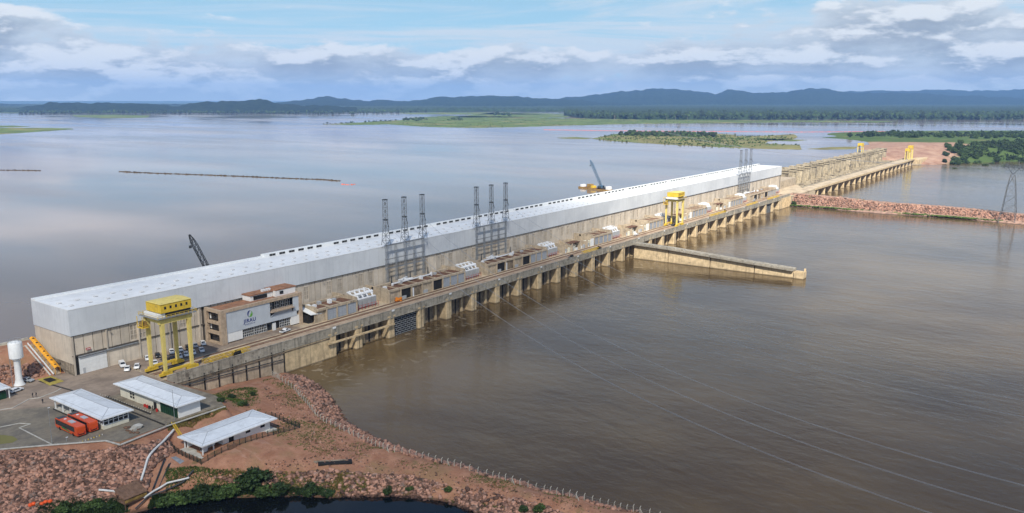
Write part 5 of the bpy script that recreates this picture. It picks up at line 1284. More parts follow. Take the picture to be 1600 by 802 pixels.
row2 = [(160.6,'carwhite','white car in the front row by the left crane leg'),(167.6,'carblack','black car in the front row between the crane legs'),(170.8,'carwhite','white car in the front row left of the right crane leg'),(173.6,'carwhite','white car in the front row right behind the right crane leg'),(176.6,'carwhite','white car in the front row, second from the right end'),(180.4,'carwhite','white car at the right end of the front row')]
for x, m, l in row2: put_car('hatch', m, x, 281.3, R(-115), l)
put_car('pickup','carwhite', 217.5, 276.6, R(12), 'white pickup driving past the office entrance'); put_car('pickup','carwhite', 533, 272.5, R(5), 'white pickup parked on the deck before the wing wall')
put_car('hatch','carsilver', 783, 273.5, R(5), 'silver car on the deck near the farthest mast frame')
c_ = at(43.5, 596.5, 12); put_car('hatch','carsilver', c_[0], c_[1], R(-70), 'silver car parked at the foot of the water tower')
c_ = at(25.5, 612.5, 12); put_car('hatch','carwhite', c_[0], c_[1], R(15), 'white car between the gate house and the water tower')
put_car('van','carwhite', 120.2, 256.8, R(-70), 'white van standing under the bus shelter roof', 12.21)
def bus(x, y, label):
    r = thing('bus', label, 'bus', (x, y, 12.03), group='orange buses by the shelter'); W, L_ = 2.6, 13.0; z0 = 12.03
    b = MB(); pr = [(0,.5),(0,1.0),(0,2.9),(.15,3.3),(12.6,3.35),(12.95,2.9),(13,1.2),(12.9,.5)]
    b.add([(x, y+a, z0+c) for a, c in pr]+[(x+W, y+a, z0+c) for a, c in pr], [tuple(range(8))[::-1], tuple(range(8, 16))]+[(i, (i+1) % 8, 8+(i+1) % 8, 8+i) for i in range(8)])
    bd = b.build('body', M['busorange'], r)
    for xx in (x-.03, x+W-.01):
        s_ = MB().box(xx, xx+.04, y+1.4, y+12.7, z0+1.45, z0+3.0).build('window_band', M['glass'], bd)
        MB().add([(xx-.01,y+4.2,z0+.75),(xx-.01,y+9.4,z0+1.1),(xx-.01,y+8.6,z0+1.6),(xx-.01,y+4.6,z0+1.15),(xx+.05,y+4.2,z0+.75),(xx+.05,y+9.4,z0+1.1),(xx+.05,y+8.6,z0+1.6),(xx+.05,y+4.6,z0+1.15)], [(0,1,2,3),(4,7,6,5),(0,4,5,1),(1,5,6,2),(2,6,7,3),(3,7,4,0)]).build('green_stripe', M['busgreen'], bd)
        for yy in (2.4, 10.4): MB().cyl((xx-.02, y+yy, z0+.5), (xx+.07, y+yy, z0+.5), .5, n=14).build('wheel', M['tyre'], r)
    MB().add([(x+.1,y+13.01,z0+1.35),(x+W-.1,y+13.01,z0+1.35),(x+W-.1,y+12.97,z0+2.85),(x+.1,y+12.97,z0+2.85),(x+.1,y+13.06,z0+1.35),(x+W-.1,y+13.06,z0+1.35),(x+W-.1,y+13.02,z0+2.85),(x+.1,y+13.02,z0+2.85)], [(4,7,6,5),(0,4,5,1),(1,5,6,2),(2,6,7,3),(3,7,4,0)]).build('windscreen', M['glass'], bd)
    MB().box(x+.1, x+W-.1, y+10.6, y+12.5, z0+3.355, z0+3.39).build('front_roof_cap', M['carblack'], bd)
    MB().box(x+.65, x+W-.65, y+4.0, y+6.6, z0+3.36, z0+3.6).build('air_conditioner', M['seam'], bd)
    MB().lathe((x+W/2, y+9.2, z0+3.36), [(.4,0),(.4,.1),(.1,.16)], 14).build('roof_hatch', M['white'], bd)
    for xx in (x+.15, x+W-.55): MB().box(xx, xx+.4, y-.03, y-.002, z0+.9, z0+1.5).build('tail_light', M['red'], bd)
    MB().box(x+.4, x+W-.4, y-.03, y-.003, z0+.7, z0+1.0).build('rear_bumper', M['carblack'], bd)
bus(109.0, 236.2, 'orange bus nearer the slope edge, green stripe showing'); bus(112.9, 236.6, 'orange bus closer to the shelter glazing')

# ------------------------------------------------------------------ people
def person(x, y, z, rz, label, stride=.22, shirt='cloth'):
    J = {'pelvis':(0,0,.95),'chest':(0,0,1.3),'neck':(0,.01,1.5),'head':(0,.04,1.64),'crown':(0,.03,1.75),
         'kl':(.1,stride*.7,.5),'fl':(.1,stride*1.1,.07),'tl':(.1,stride*1.1+.16,.04),'kr':(-.1,-stride*.3,.5),'fr':(-.1,-stride*1.1,.09),'tr':(-.1,-stride*1.1+.16,.04),'hl':(.1,0,.9),'hr':(-.1,0,.9),
         'sl':(.19,0,1.42),'el':(.25,-.08,1.14),'wl':(.25,.06,.9),'sr':(-.19,0,1.42),'er':(-.25,.06,1.14),'wr':(-.25,.16,.9)}
    E_ = [('pelvis','chest'),('chest','neck'),('neck','head'),('head','crown'),('pelvis','hl'),('hl','kl'),('kl','fl'),('fl','tl'),('pelvis','hr'),('hr','kr'),('kr','fr'),('fr','tr'),('chest','sl'),('sl','el'),('el','wl'),('chest','sr'),('sr','er'),('er','wr')]
    rad = {'pelvis':.15,'chest':.17,'neck':.06,'head':.10,'crown':.06,'hl':.10,'hr':.10,'kl':.065,'kr':.065,'fl':.05,'fr':.05,'tl':.04,'tr':.04,'sl':.08,'sr':.08,'el':.05,'er':.05,'wl':.035,'wr':.035}
    names = list(J); me = bpy.data.meshes.new('person'); me.from_pydata([J[k_] for k_ in names], [(names.index(a), names.index(c)) for a, c in E_], [])
    me.materials.append(M[shirt]); o = bpy.data.objects.new('person', me); COL.objects.link(o)
    bm = bmesh.new(); bm.from_mesh(me); lay = bm.verts.layers.skin.verify()
    for v, k_ in zip(bm.verts, names):
        v[lay].radius = (rad[k_],)*2; v[lay].use_root = (k_ == 'pelvis')
    bm.to_mesh(me); bm.free()
    o.modifiers.new('skin', 'SKIN'); o.modifiers.new('subdivision', 'SUBSURF').render_levels = 1
    o.location = (x, y, z); o.rotation_euler = (0, 0, rz); setp(o, label, 'person'); ORG[o.name] = Vector((x, y, z)); return o
c_ = at(51.5, 621.5, 12); person(c_[0], c_[1], 12.03, R(40), 'person in dark clothes walking nearer the white cars'); person(c_[0]+.9, c_[1]-.5, 12.03, R(40), 'second person of the pair walking before the water tower')
c_ = at(67, 631, 12); person(c_[0], c_[1], 12.03, R(-30), 'lone person in dark clothes crossing the grey paving'); person(134.2, 238.6, 12.04, R(90), 'person in dark clothes standing at the workshop door', .05)

# ------------------------------------------------------------------ lamp posts, bollards
def lamp(u, v, h, label):
    x, y, _ = at(u, v, 12); t = thing('lamp_post', label, 'lamp post', (x, y, 12))
    MB().cyl((x, y, 12), (x, y, 12+h), .09, .06, 8).build('pole', M['steel'], t); MB().box(x-.12, x+.5, y-.12, y+.12, 12+h-.02, 12+h+.1).build('lamp_head', M['whitegear'], t)
lamp(81.5, 694, 11, 'thin lamp post at the edge of the slope left of the buses'); lamp(273, 657, 10, 'thin lamp post at the workshop corner'); lamp(104, 690, 1.2, 'short post beside the nearer bus')
bl = MB().lathe((0,0,0), [(.16,0),(.16,.28),(.05,.34)], 8).mesh('bollard', M['kerb']); bl2 = MB().lathe((0,0,0), [(.16,0),(.16,.28),(.05,.34)], 8).mesh('bollard', M['yellow'])
i = 0
for (u0, v0, u1, v1, n_) in ((125,692,160,680,9),(157,617,235,645,22)):
    for k_ in range(n_):
        t = k_/(n_-1); p_ = at(u0+(u1-u0)*t, v0+(v1-v0)*t, 12.03); o = place('bollard', bl2 if i % 2 and n_ < 12 else bl, None, p_); i += 1
        setp(o, 'small knee-high bollard in the row behind the orange buses' if n_ < 12 else 'small knee-high bollard in the row between shelter and workshop', 'bollard', 'bollards behind the buses' if n_ < 12 else 'bollards between the shelter and the workshop')
# scrap pile beside the shelter
p = np.array([at(random.uniform(197,220), random.uniform(666,677), 12.2) for _ in range(26)]); V, F = blobs(p, rng.uniform(.2,.55,26), .4, (1.3,1,.7))
setp(link('scrap_pile', raw_mesh('scrap_pile', V, F, M['wood']), 'thing'), 'low brown scrap pile beside the glazed room', 'scrap')
c_ = at(212, 671, 12); bx_ = MB()
for i in range(5): bx_.box(c_[0]-1.4+i*.3, c_[0]+.9+i*.25, c_[1]-1.0, c_[1]+1.2, 12.05+i*.22, 12.24+i*.22)
setp(bx_.build('sheet_stack', M['kerb'], loc=(c_[0], c_[1], 12.05)), 'stack of pale sheets on the slope edge behind the glazed room', 'sheet stack')

# ------------------------------------------------------------------ pipes, hut, steps on the slope
def on_ground(u, v, h0, dz=0.0):           # first point of the ground met along that line of sight
    h = 16.0
    while h > -3:
        x, y, _z = at(u, v, h)
        if float(ground_z(x, y)) >= h: break
        h -= .1
    return (x, y, h+dz)
def pipe_run(name, pts, r, m, label, cat):
    b = MB()
    P_ = [on_ground(u, v, 6, r+.75) for u, v in pts]
    Q = []
    for p, q in zip(P_[:-1], P_[1:]):
        for k_ in range(16): t = k_/16; x, y = p[0]+(q[0]-p[0])*t, p[1]+(q[1]-p[1])*t; Q.append((x, y, max(p[2]+(q[2]-p[2])*t, float(ground_z(x, y))+r+.75)))
    Q.append(P_[-1])
    for p, q in zip(Q[:-1], Q[1:]): b.cyl(p, q, r, n=8)
    return setp(b.build(name, m), label, cat)
pipe_run('water_pipe', [(272,677),(250,701),(231,723),(226,741),(221,756)], .32, M['pipe'], 'white pipe with a bend running down the rock slope', 'pipe')
pipe_run('water_pipe', [(155,771),(187,774)], .28, M['pipe'], 'short white pipe ending left of the brown-roofed hut', 'pipe')
pipe_run('water_pipe', [(296,752),(262,760),(240,774),(226,784)], .26, M['pipe'], 'grey pipe coming from the right to the hut', 'pipe')
pipe_run('water_pipe', [(303,741),(287,758),(262,770),(232,781),(212,800)], .2, M['darksteel'], 'black hose curving down from the pump house to the hut', 'hose')
for k_, (u0, v0, u1, v1, l) in enumerate(((256,721,238,768,'left one of two dark cable trays on the slope'),(264,727,246,770,'right one of two dark cable trays on the slope'))):
    t_ = thing('cable_tray', l, 'cable tray', on_ground(u0, v0, 6)); a = Vector(on_ground(u0, v0, 6, .35)); c = Vector(on_ground(u1, v1, 4, .35)); sd = Vector((.9,.35,0))*.9
    MB().beam(a, c, .18, .25).build('side_rail', M['darksteel'], t_); MB().beam(a+sd, c+sd, .18, .25).build('side_rail', M['darksteel'], t_)
    b = MB()
    for j in range(24): p = a.lerp(c, j/24); b.beam(p, p+sd, .2, .08)
    b.build('rungs', M['darksteel'], t_)
b = MB(); 
for off in (0, 2.2):
    a = Vector(on_ground(268+off*2, 664+off*.6, 11, 0)); c = Vector(on_ground(281+off*2, 684+off*.4, 8, 0))
    for h in (.5, 1.0): b.beam(a+Vector((0,0,h)), c+Vector((0,0,h)), .1)
    for j in range(6): p = a.lerp(c, j/5); b.beam(p, p+Vector((0,0,1)), .09)
setp(b.build('stair_handrail', M['yellow']), 'yellow handrail down the slope to the pump house', 'handrail')
hp = at(205, 775, 3.2); hx_, hy_ = hp[0], hp[1]
ht = thing('pump_hut', 'brown sloping-roofed hut on stilts at the foot of the rock slope', 'hut', (hx_, hy_, 1))
for i in range(9):
    xo = hx_-3.4+i*.76
    b = MB(); b.add([(xo,hy_-2.6,4.0),(xo+.72,hy_-2.6,4.0),(xo+.72,hy_+2.6,5.6),(xo,hy_+2.6,5.6),(xo,hy_-2.6,4.12),(xo+.72,hy_-2.6,4.12),(xo+.72,hy_+2.6,5.72),(xo,hy_+2.6,5.72)], [(0,3,2,1),(4,5,6,7),(0,1,5,4),(1,2,6,5),(2,3,7,6),(3,0,4,7)]); b.build('roof_board', M['wood'], ht)
for x, y in ((-3,-2.2),(3,-2.2),(-3,2.2),(3,2.2)): MB().beam((hx_+x, hy_+y, -.5), (hx_+x, hy_+y, 4.0 if y < 0 else 5.4), .2).build('stilt', M['wood'], ht)
MB().box(hx_-3.2, hx_+3.2, hy_-2.4, hy_+2.3, 2.5, 2.7).build('floor', M['wood'], ht)
MB().box(hx_-3.1, hx_+3.1, hy_-2.5, hy_-2.4, 2.9, 3.7).build('yellow_band', M['bargeyellow'], ht)
for i, (u, v) in enumerate(((48,794),(53,792),(66,792),(72,789),(79,788))):
    x, y, z = on_ground(u, v, 2, .75); o = MB().lathe((x, y, z-.3), [(.3,0),(.55,.15),(.6,.5),(.45,.8),(.2,.9)], 10).build('float', M['float'], loc=(x, y, z-.3), smooth=True)
    setp(o, 'orange float lying at the foot of the rock slope, bottom left', 'float', 'orange floats at the foot of the slope')
# shed ruin / dark culvert on the spit
cv = thing('culvert', 'dark open culvert box sunk in the red track', 'culvert', on_ground(530, 722, 5))
a = on_ground(497, 725, 5); c = on_ground(550, 722, 5)
MB().beam((a[0],a[1],a[2]+.15), (c[0],c[1],c[2]+.15), 2.6, .5).build('slab', M['dark'], cv); MB().beam((a[0]-.5,a[1]+1.3,a[2]+.3), (c[0]-.5,c[1]+1.3,c[2]+.3), .4, .7).build('kerb', M['rough_concrete'], cv)

# ------------------------------------------------------------------ post fence along the river
fe = thing('river_fence', 'long line of concrete fence posts between the red track and the river', 'fence', at(437, 590, 4))
fl = [(425,588),(437,594),(460,610),(481,634),(492,648),(510,662),(545,678),(575,693),(605,705),(640,712),(680,722),(720,733),(760,744),(800,755),(850,769),(900,780),(950,792),(1000,803),(1060,817)]
P_ = [on_ground(u, v, 4) for u, v in fl]; acc = []; 
for p, q in zip(P_[:-1], P_[1:]):
    L_ = math.dist(p[:2], q[:2]); k_ = max(1, round(L_/2.45)); acc += [(p[0]+(q[0]-p[0])*j/k_, p[1]+(q[1]-p[1])*j/k_) for j in range(k_)]
pst = MB().box(-.08, .08, -.08, .08, -.4, 1.75).mesh('post', M['postconc'])
pst2 = MB().box(-.08, .08, -.08, .08, -.4, 1.75).beam((0,0,1.6), (0,-.5,2.0), .12).mesh('post', M['postconc'])
prev = None; b = MB()
for i, (x, y) in enumerate(acc):
    z = float(ground_z(x, y)); o = place('post', pst2, fe, (x, y, z)); o.rotation_euler = (random.uniform(-.05,.05), random.uniform(-.05,.05), R(90))
    if i % 9 == 5: MB().beam((x, y, z+1.4), (x+.5, y+1.2, z), .12).beam((x, y, z+1.4), (x-.5, y-1.2, z), .12).build('brace', M['postconc'], fe)
    if prev:
        for h in (.5, 1.0, 1.5): b.beam((prev[0], prev[1], prev[2]+h), (x, y, z+h), .02)
    prev = (x, y, z)
b.build('wire', M['steel'], fe)

# ------------------------------------------------------------------ cranes and boats on the reservoir
def crawler(name, foot, boomtip, label, m, w=1.6):
    x, y, z = foot; t = thing(name, label, 'crane', foot)
    for s_ in (-1, 1): MB().box(x-3.4, x+3.4, y+s_*2.2-.5, y+s_*2.2+.5, z, z+1.1).build('track', M['darksteel'], t)
    MB().box(x-3.4, x+2.2, y-1.6, y+1.6, z+1.15, z+3.4).build('machine_house', m, t); MB().box(x+1.2, x+2.6, y-2.6, y-1.65, z+1.3, z+3.2).build('cab', M['glass'], t)
    MB().box(x-4.4, x-3.42, y-1.7, y+1.7, z+1.2, z+2.9).build('counterweight', M['darksteel'], t)
    a = Vector((x+1.5, y, z+1.6)); c = Vector(boomtip); b = MB(); d = (c-a); n_ = int(d.length/2.6); d.normalize(); s1 = d.cross(Vector((0,0,1))).normalized(); s2 = s1.cross(d)
    pr = None
    for k_ in range(n_+1):
        f = k_/n_; ww_ = w*(min(1, f*6+.25) if f < .5 else min(1, (1-f)*6+.25)); o = a.lerp(c, f); ri = [o+s1*i*ww_/2+s2*j*ww_/2 for i, j in ((-1,-1),(1,-1),(1,1),(-1,1))]
        if pr:
            for i in range(4): b.beam(pr[i], ri[i], .26); b.beam(pr[i], ri[(i+1) % 4], .16)
        for i in range(4): b.beam(ri[i], ri[(i+1) % 4], .16)
        pr = ri
    b.build('boom', m, t)
    MB().beam(c, (x-3, y, z+8.5), .12).beam((x-3, y, z+8.5), (x-3.4, y, z+3.2), .25).beam((x-3, y, z+8.5), (x+.5, y, z+3.3), .25).build('stay', M['darksteel'], t)
    MB().beam(c, (c.x, c.y, c.z-5), .08).box(c.x-.5, c.x+.5, c.y-.4, c.y+.4, c.z-6.2, c.z-5).build('hook', M['darksteel'], t)
    return t
tip = at_y(296, 367, 334); low = at_y(319, 420, 332)
foot = (low[0]+(low[0]-tip[0])*.9+1, 332, 20.05)
crawler('crawler_crane', foot, tip, 'dark lattice crane boom rising behind the near end of the hall roof', M['darksteel'], 2.0)
bc = at(930, 296, ZR)
bg_ = thing('barge', 'ochre work barge carrying a blue crane on the reservoir', 'barge', (bc[0], bc[1], ZR))
ax = (Vector(at(955, 299.5, ZR))-Vector(at(906, 293.5, ZR))).normalized(); ay = Vector((-ax.y, ax.x, 0)); bo = Vector(bc)
def bp(a, c, z): p = bo+ax*a+ay*c; return (p.x, p.y, ZR+z)
b = MB(); hl = [(-24,-2),(-21,-4.5),(21,-4.5),(23,-3),(23,3),(21,4.5),(-21,4.5),(-24,2)]
b.prism([bp(a, c, 0)[:2] for a, c in hl], ZR-.8, ZR+1.3).build('hull', M['bargeyellow'], bg_)
b = MB().prism([bp(a*.96, c*.9, 0)[:2] for a, c in hl], ZR+1.305, ZR+1.4).build('deck', M['rustroof'], bg_)
for a0, a1, h, m in ((-20,-17,2.5,'white'),(-10,-5,3.6,'bargeyellow'),(-4,-1,2.2,'yellow'),(14,17,2.0,'darksteel'),(18,21.5,3.2,'white')):
    MB().prism([bp(a, c, 0)[:2] for a, c in ((a0,-2.5),(a1,-2.5),(a1,2.5),(a0,2.5))], ZR+1.42, ZR+1.4+h).build('deck_house', M[m], bg_)
tp = at_d(922.5, 250.5, (bo.x*FWD[0]+bo.y*FWD[1])+2); cf = bp(8.5, 0, 1.45)
crawler('barge_crane', cf, tp, 'pale blue lattice crane standing on the ochre barge', M['craneblue'], 2.0)
# floating debris booms
def boom(pts, label, w=1.6, orange=.35, green=True):
    P_ = [at(u, v, ZR) for u, v in pts]; t = thing('debris_boom', label, 'floating boom', P_[0]); pos = []; col = []
    for p, q in zip(P_[:-1], P_[1:]):
        L_ = math.dist(p, q); k_ = int(L_/2.2)
        for j in range(k_): f = j/k_; pos.append((p[0]+(q[0]-p[0])*f, p[1]+(q[1]-p[1])*f, ZR+.1))
    pos = np.array(pos); nz = vnoise(np.arange(len(pos)), np.zeros(len(pos)), 14, len(pos) % 11); o_ = nz < orange
    for sel, m, s0, nm in ((o_, 'float', .8, 'float_chain'), (~o_, 'debris', 1.3, 'weed_mass')):
        if sel.sum() == 0: continue
        p = np.repeat(pos[sel], 3, 0)+rng.normal(0, .7, (sel.sum()*3, 3))*np.array([1,1,.15]); V, F = blobs(p-np.array(P_[0]), s0*w*.5*rng.uniform(.6,1.4,len(p)), .35, (1,1,.55))
        o = link(nm, raw_mesh(nm, V, F, M[m]), None, t); o.location = (0,0,0)
boom([(188,268.5),(230,270.5),(300,273),(380,276),(450,279),(505,281),(530,283)], 'long dark debris boom with orange floats across the left reservoir', 2.0, .22)
boom([(-20,266),(30,266.4),(64,267)], 'dark debris boom entering at the left edge', 1.7, .3); boom([(534,288),(545,289),(558,288)], 'loose end of orange floats right of the long boom', 1.5, .8)
boom([(850,203),(960,204.5),(1100,205.5),(1250,206.5),(1400,205.5)], 'thin faint red float line behind the oval island', 2.0, .9)

# ------------------------------------------------------------------ transmission tower on the dike
M['pylon'] = mat('pylon_steel', (.12,.125,.13), .5, .2, metal=.3)
def tower(x, y, zb, h, label):
    t = thing('transmission_tower', label, 'transmission tower', (x, y, zb)); b = MB(); W = 17; wy_ = 13
    def leg(i, j): return [Vector((x+i*W/2, y+j*wy_/2, zb+(1-i)*0)), Vector((x+i*4.2, y+j*3.2, zb+h*.56)), Vector((x+i*1.6, y+j*1.6, zb+h*.76))]
    legs = {(i, j): leg(i, j) for i in (-1, 1) for j in (-1, 1)}
    for k_, L_ in legs.items(): MB().beam(L_[0]-Vector((0,0,3)), L_[1], .42).beam(L_[1], L_[2], .36).build('leg', M['pylon'], t)
    ks = [(-1,-1),(1,-1),(1,1),(-1,1)]
    for i in range(4):
        A, B = legs[ks[i]], legs[ks[(i+1) % 4]]
        for f0, f1 in ((0,.22),(.22,.45),(.45,.7),(.7,1.0)):
            b.beam(A[0].lerp(A[1], f0), B[0].lerp(B[1], f1), .17); b.beam(B[0].lerp(B[1], f0), A[0].lerp(A[1], f1), .17); b.beam(A[0].lerp(A[1], f1), B[0].lerp(B[1], f1), .17)
        b.beam(A[1], B[2], .17); b.beam(B[1], A[2], .17)
    b.build('bracing', M['pylon'], t)
    b = MB(); zt = zb+h*.76
    for s_ in (-1, 1):
        b.beam((x+s_*1.2, y, zt), (x+s_*5.5, y+s_*5, zt+h*.12), .3); b.beam((x-s_*1.2, y, zt), (x+s_*5.5, y+s_*5, zt+h*.12), .2)
        b.beam((x+s_*5.5, y+s_*5, zt+h*.12), (x+s_*4, y+s_*4, zt+h*.24), .25); b.beam((x+s_*5.5, y+s_*5, zt+h*.12), (x+s_*8, y+s_*9, zt+h*.15), .25)
    for z in (zt+h*.12, zt+h*.16): b.beam((x-8, y-9, z), (x+8, y+9, z), .3)
    for j in range(10): f = -1+2*j/10; b.beam((x+8*f, y+9*f, zt+h*.12), (x+8*(f+.2), y+9*(f+.2), zt+h*.16), .18); b.beam((x+8*f, y+9*f, zt+h*.16), (x+8*(f+.2), y+9*(f+.2), zt+h*.12), .18)
    b.build('cross_arm', M['pylon'], t)
    for i, f in enumerate((-.95, -.5, 0, .5, .95)):
        for dx in (-2, 2): MB().beam((x+8*f, y+9*f, zt+h*.12), (x+8*f+dx, y+9*f-dx*.6, zt+h*.12-2.4), .28).build('insulator_string', M['darksteel'], t)
tower(862, 66, 3.0, 53, 'tall steel lattice pylon standing on the rock dike at the right')
b = None
for i, f in enumerate((-1, 0, 1)):
    w_ = thing('conductor', ('upper','middle','lower')[i]+' power line leading left from the pylon over the inlet', 'power line', (862+8*f, 66+9*f, 49))
    b = MB(); prev = None
    for k_ in range(41):
        t = k_/40; p = (862+8*f+(1180-862)*t, 66+9*f+(560-66)*t, 49+(60-49)*t-34*4*t*(1-t)*.32)
        if prev: b.beam(prev, p, .12)
        prev = p
    b.build('wire', M['wire'], w_)

# ------------------------------------------------------------------ plants
sm = [leafmesh('shrub_crown', 1500, 2.6, 2.6, .26, M['leaf' if k_ % 2 else 'leafdark'], 20+k_) for k_ in range(4)]
def stems(seed):
    random.seed(seed); b = MB()
    for i in range(5): b.beam((random.uniform(-.2,.2), random.uniform(-.2,.2), -.3), (random.uniform(-1.2,1.2), random.uniform(-1.2,1.2), 1.6), .12, .12, 0, .05)
    return b.mesh('stem', M['bark'])
stm = [stems(k_) for k_ in range(3)]
def shrub(u, v, s_, label, group=None, z=None):
    x, y, z = on_ground(u, v, 2) if z is None else at(u, v, z)
    t = thing('shrub', label, 'shrub', (x, y, z-.1), random.random()*6, group); t.scale = (s_*random.uniform(1,1.4), s_*random.uniform(1,1.4), s_*random.uniform(.6, .95))
    k_ = random.randrange(4); o = bpy.data.objects.new('crown', sm[k_]); COL.objects.link(o); o.parent = t; o = bpy.data.objects.new('stem', stm[k_ % 3]); COL.objects.link(o); o.parent = t
for u, v, s_, l in ((100,800,.9,'dark shrub at the bottom left below the rock slope'),(128,798,.8,'second dark shrub from the left below the rock slope'),(150,795,.9,'dark shrub left of the brown-roofed hut'),(172,798,.7,'small shrub just left of the hut stilts'),
   (262,790,1.0,'shrub right of the hut at the pond edge'),(286,786,1.1,'leafy shrub at the left end of the pond'),(312,782,1.25,'large shrub at the pond left of the tall bush'),(338,778,1.1,'shrub at the pond, next left of the tall bush'),(360,774,1.2,'wide shrub under the tall bush'),(402,760,1.7,'tall round dark bush above the pond'),
   (415,775,1.1,'shrub at the pond right below the tall bush'),(440,772,1.2,'wide dark shrub right of the tall bush'),(484,773,1.15,'dark shrub in the middle of the pond bank'),(512,774,.8,'small shrub right of the middle pond shrub'),(606,771,.7,'grey-green shrub alone on the pond rocks'),(640,766,.5,'tiny shrub on the pond rocks right'),
   (820,798,.8,'shrub at the bottom edge left of the spit end'),(842,800,.7,'second shrub at the bottom edge near the spit end'),(700,768,.5,'small bush on the rocks left of the spit end')):
    shrub(u, v, s_*1.1, l)
for u, v, s_, l in ((345,628,.9,'left bush on the slope right of the workshop'),(362,622,1.0,'middle bush on the slope right of the workshop'),(378,634,.9,'lower bush on the slope right of the workshop'),(395,618,.7,'right bush on the slope right of the workshop'),(412,588,.6,'small bush at the foot of the retaining wall'),(1248,312,.0,'')):
    if s_: shrub(u, v, s_*.7, l)
# right bank thicket: the mass behind, then the bushes one can tell apart
def thicket(name, pp, n_, h0, h1, label):
    q = scatter([at(u, v, 17)[:2] for u, v in pp], n_, lambda x, y: vnoise(x, y, 45, 3) > .40); z = F_far(q[:,0], q[:,1]); h = rng.uniform(h0, h1, len(q)); ok = z > 1
    q, z, h = q[ok], z[ok], h[ok]; k5 = 5; Pc = np.repeat(np.stack([q[:,0], q[:,1], z+h*.45], 1), k5, 0)+rng.normal(0, 1, (len(q)*k5, 3))*np.repeat(h, k5)[:,None]*np.array([.25,.25,.18])
    V, F = blobs(Pc, np.repeat(h, k5)*rng.uniform(.16, .30, len(q)*k5), .4, (1,1,.8)); setp(link(name, raw_mesh(name, V, F, M['crownfar']), 'stuff'), label, 'thicket')
thicket('thicket', [(1488,244),(1500,232),(1540,227),(1640,222),(1640,250),(1560,250),(1510,249)], 1300, 3, 8, 'dense dark thicket covering the right bank above the inlet')
thicket('tree_belt', [(1330,213.5),(1350,210),(1450,208.5),(1640,210),(1640,217),(1450,215.5)], 700, 4, 10, 'belt of dark trees behind the red earth shoulder')
for i in range(74):
    if i < 56: u, v, z = random.uniform(1490,1640), random.uniform(226,247), 18; u = max(u, 1490+(236-v)*1.2 if v < 236 else 1475)
    else: u, v, z = random.uniform(1475,1520), random.uniform(238,248), 10
    x, y, _ = at(u, v, z); zz_ = float(F_far(np.array([x]), np.array([y]))[0])
    t = thing('bank_bush', 'dark green bush in the thicket on the right bank', 'bush', (x, y, zz_-.3), random.random()*6, 'bushes of the right bank thicket'); s_ = random.uniform(1.8, 3.6); t.scale = (s_, s_, s_*.9)
    o = bpy.data.objects.new('crown', sm[i % 4]); COL.objects.link(o); o.parent = t; o = bpy.data.objects.new('stem', stm[i % 3]); COL.objects.link(o); o.parent = t
for i in range(46):
    u = random.uniform(1325, 1640); v = 213.5+random.uniform(-2.2, 2.2)+(u-1400)*.012; x, y, _ = at(u, v, 18.5)
    t = thing('bank_tree', 'dark round tree in the belt behind the red earth shoulder', 'tree', (x, y, 18.0), random.random()*6, 'tree belt behind the right bank'); s_ = random.uniform(2.2, 4.2); t.scale = (s_, s_, s_)
    o = bpy.data.objects.new('crown', sm[i % 4]); COL.objects.link(o); o.parent = t; o = bpy.data.objects.new('trunk', stm[i % 3]); COL.objects.link(o); o.parent = t
x, y, _ = at(1242, 316, 3); t = thing('shrub', 'dark round shrub where the deck end meets the rock dike', 'shrub', (863, 259, 1.5)); t.scale = (1.3,1.3,1.3)
o = bpy.data.objects.new('crown', sm[0]); COL.objects.link(o); o.parent = t; o = bpy.data.objects.new('stem', stm[0]); COL.objects.link(o); o.parent = t
# low weeds on the bank
wp = []; 
def weeds(name, pp, hs, n_, m, label, thr=.5, s0=.12, s1=.42, seed=2):
    poly = [at(u, v, h)[:2] for (u, v), h in zip(pp, hs if isinstance(hs, list) else [hs]*len(pp))]
    q = scatter(poly, n_, lambda x, y: vnoise(x, y, 8, seed)+rng.normal(0, .09, len(x)) > thr); z = ground_z(q[:,0], q[:,1]); ok = z > .1; q = q[ok]; z = z[ok]
    # each tuft: five blades
    n5 = len(q)*6; P = np.repeat(np.stack([q[:,0], q[:,1], z], 1), 6, 0)+rng.normal(0, .16, (n5, 3))*np.array([1,1,0]); h = rng.uniform(s0, s1, n5); a = rng.uniform(0, 6.28, n5); w = h*.22
    dx = np.stack([np.cos(a)*w, np.sin(a)*w, np.zeros(n5)], 1); tip_ = np.stack([rng.normal(0,.35,n5)*h, rng.normal(0,.35,n5)*h, h], 1)
    V = np.stack([P-dx, P+dx, P+tip_], 1).reshape(-1, 3); setp(link(name, raw_mesh(name, V, np.arange(3*n5).reshape(-1,3), m), 'stuff'), label, 'weeds')
weeds('bank_weeds', [(330,612),(350,600),(440,584),(500,640),(560,690),(800,750),(1000,798),(1000,812),(800,768),(600,722),(500,715),(430,690),(400,640)], [10,9,4,4,4,4,4,4,4,4,5.5,6.5,7], 2600, M['grassgreen'], 'sparse green weeds along the red track of the spit', .60, .12, .40, 2)
weeds('slope_weeds', [(260,735),(330,738),(430,742),(560,750),(700,768),(900,815),(760,800),(640,775),(400,772),(260,775)], [5,5,4,3,3,2,1,1,1,2], 4200, M['grassgreen'], 'green weeds among the rocks above the pond', .53, .15, .55, 4)
weeds('hollow_weeds', [(325,615),(360,600),(400,605),(410,640),(370,645),(335,630)], [10,8.6,6.6,6.8,7.4,9.6], 1300, M['grassgreen'], 'sparse green weeds in the hollow right of the workshop', .50, .12, .5, 6)
weeds('dry_weeds', [(262,668),(300,656),(354,638),(352,634),(300,650),(260,664)], 12, 1500, M['weed'], 'dry yellow weeds along the platform edge', .2, .2, .5, 9)
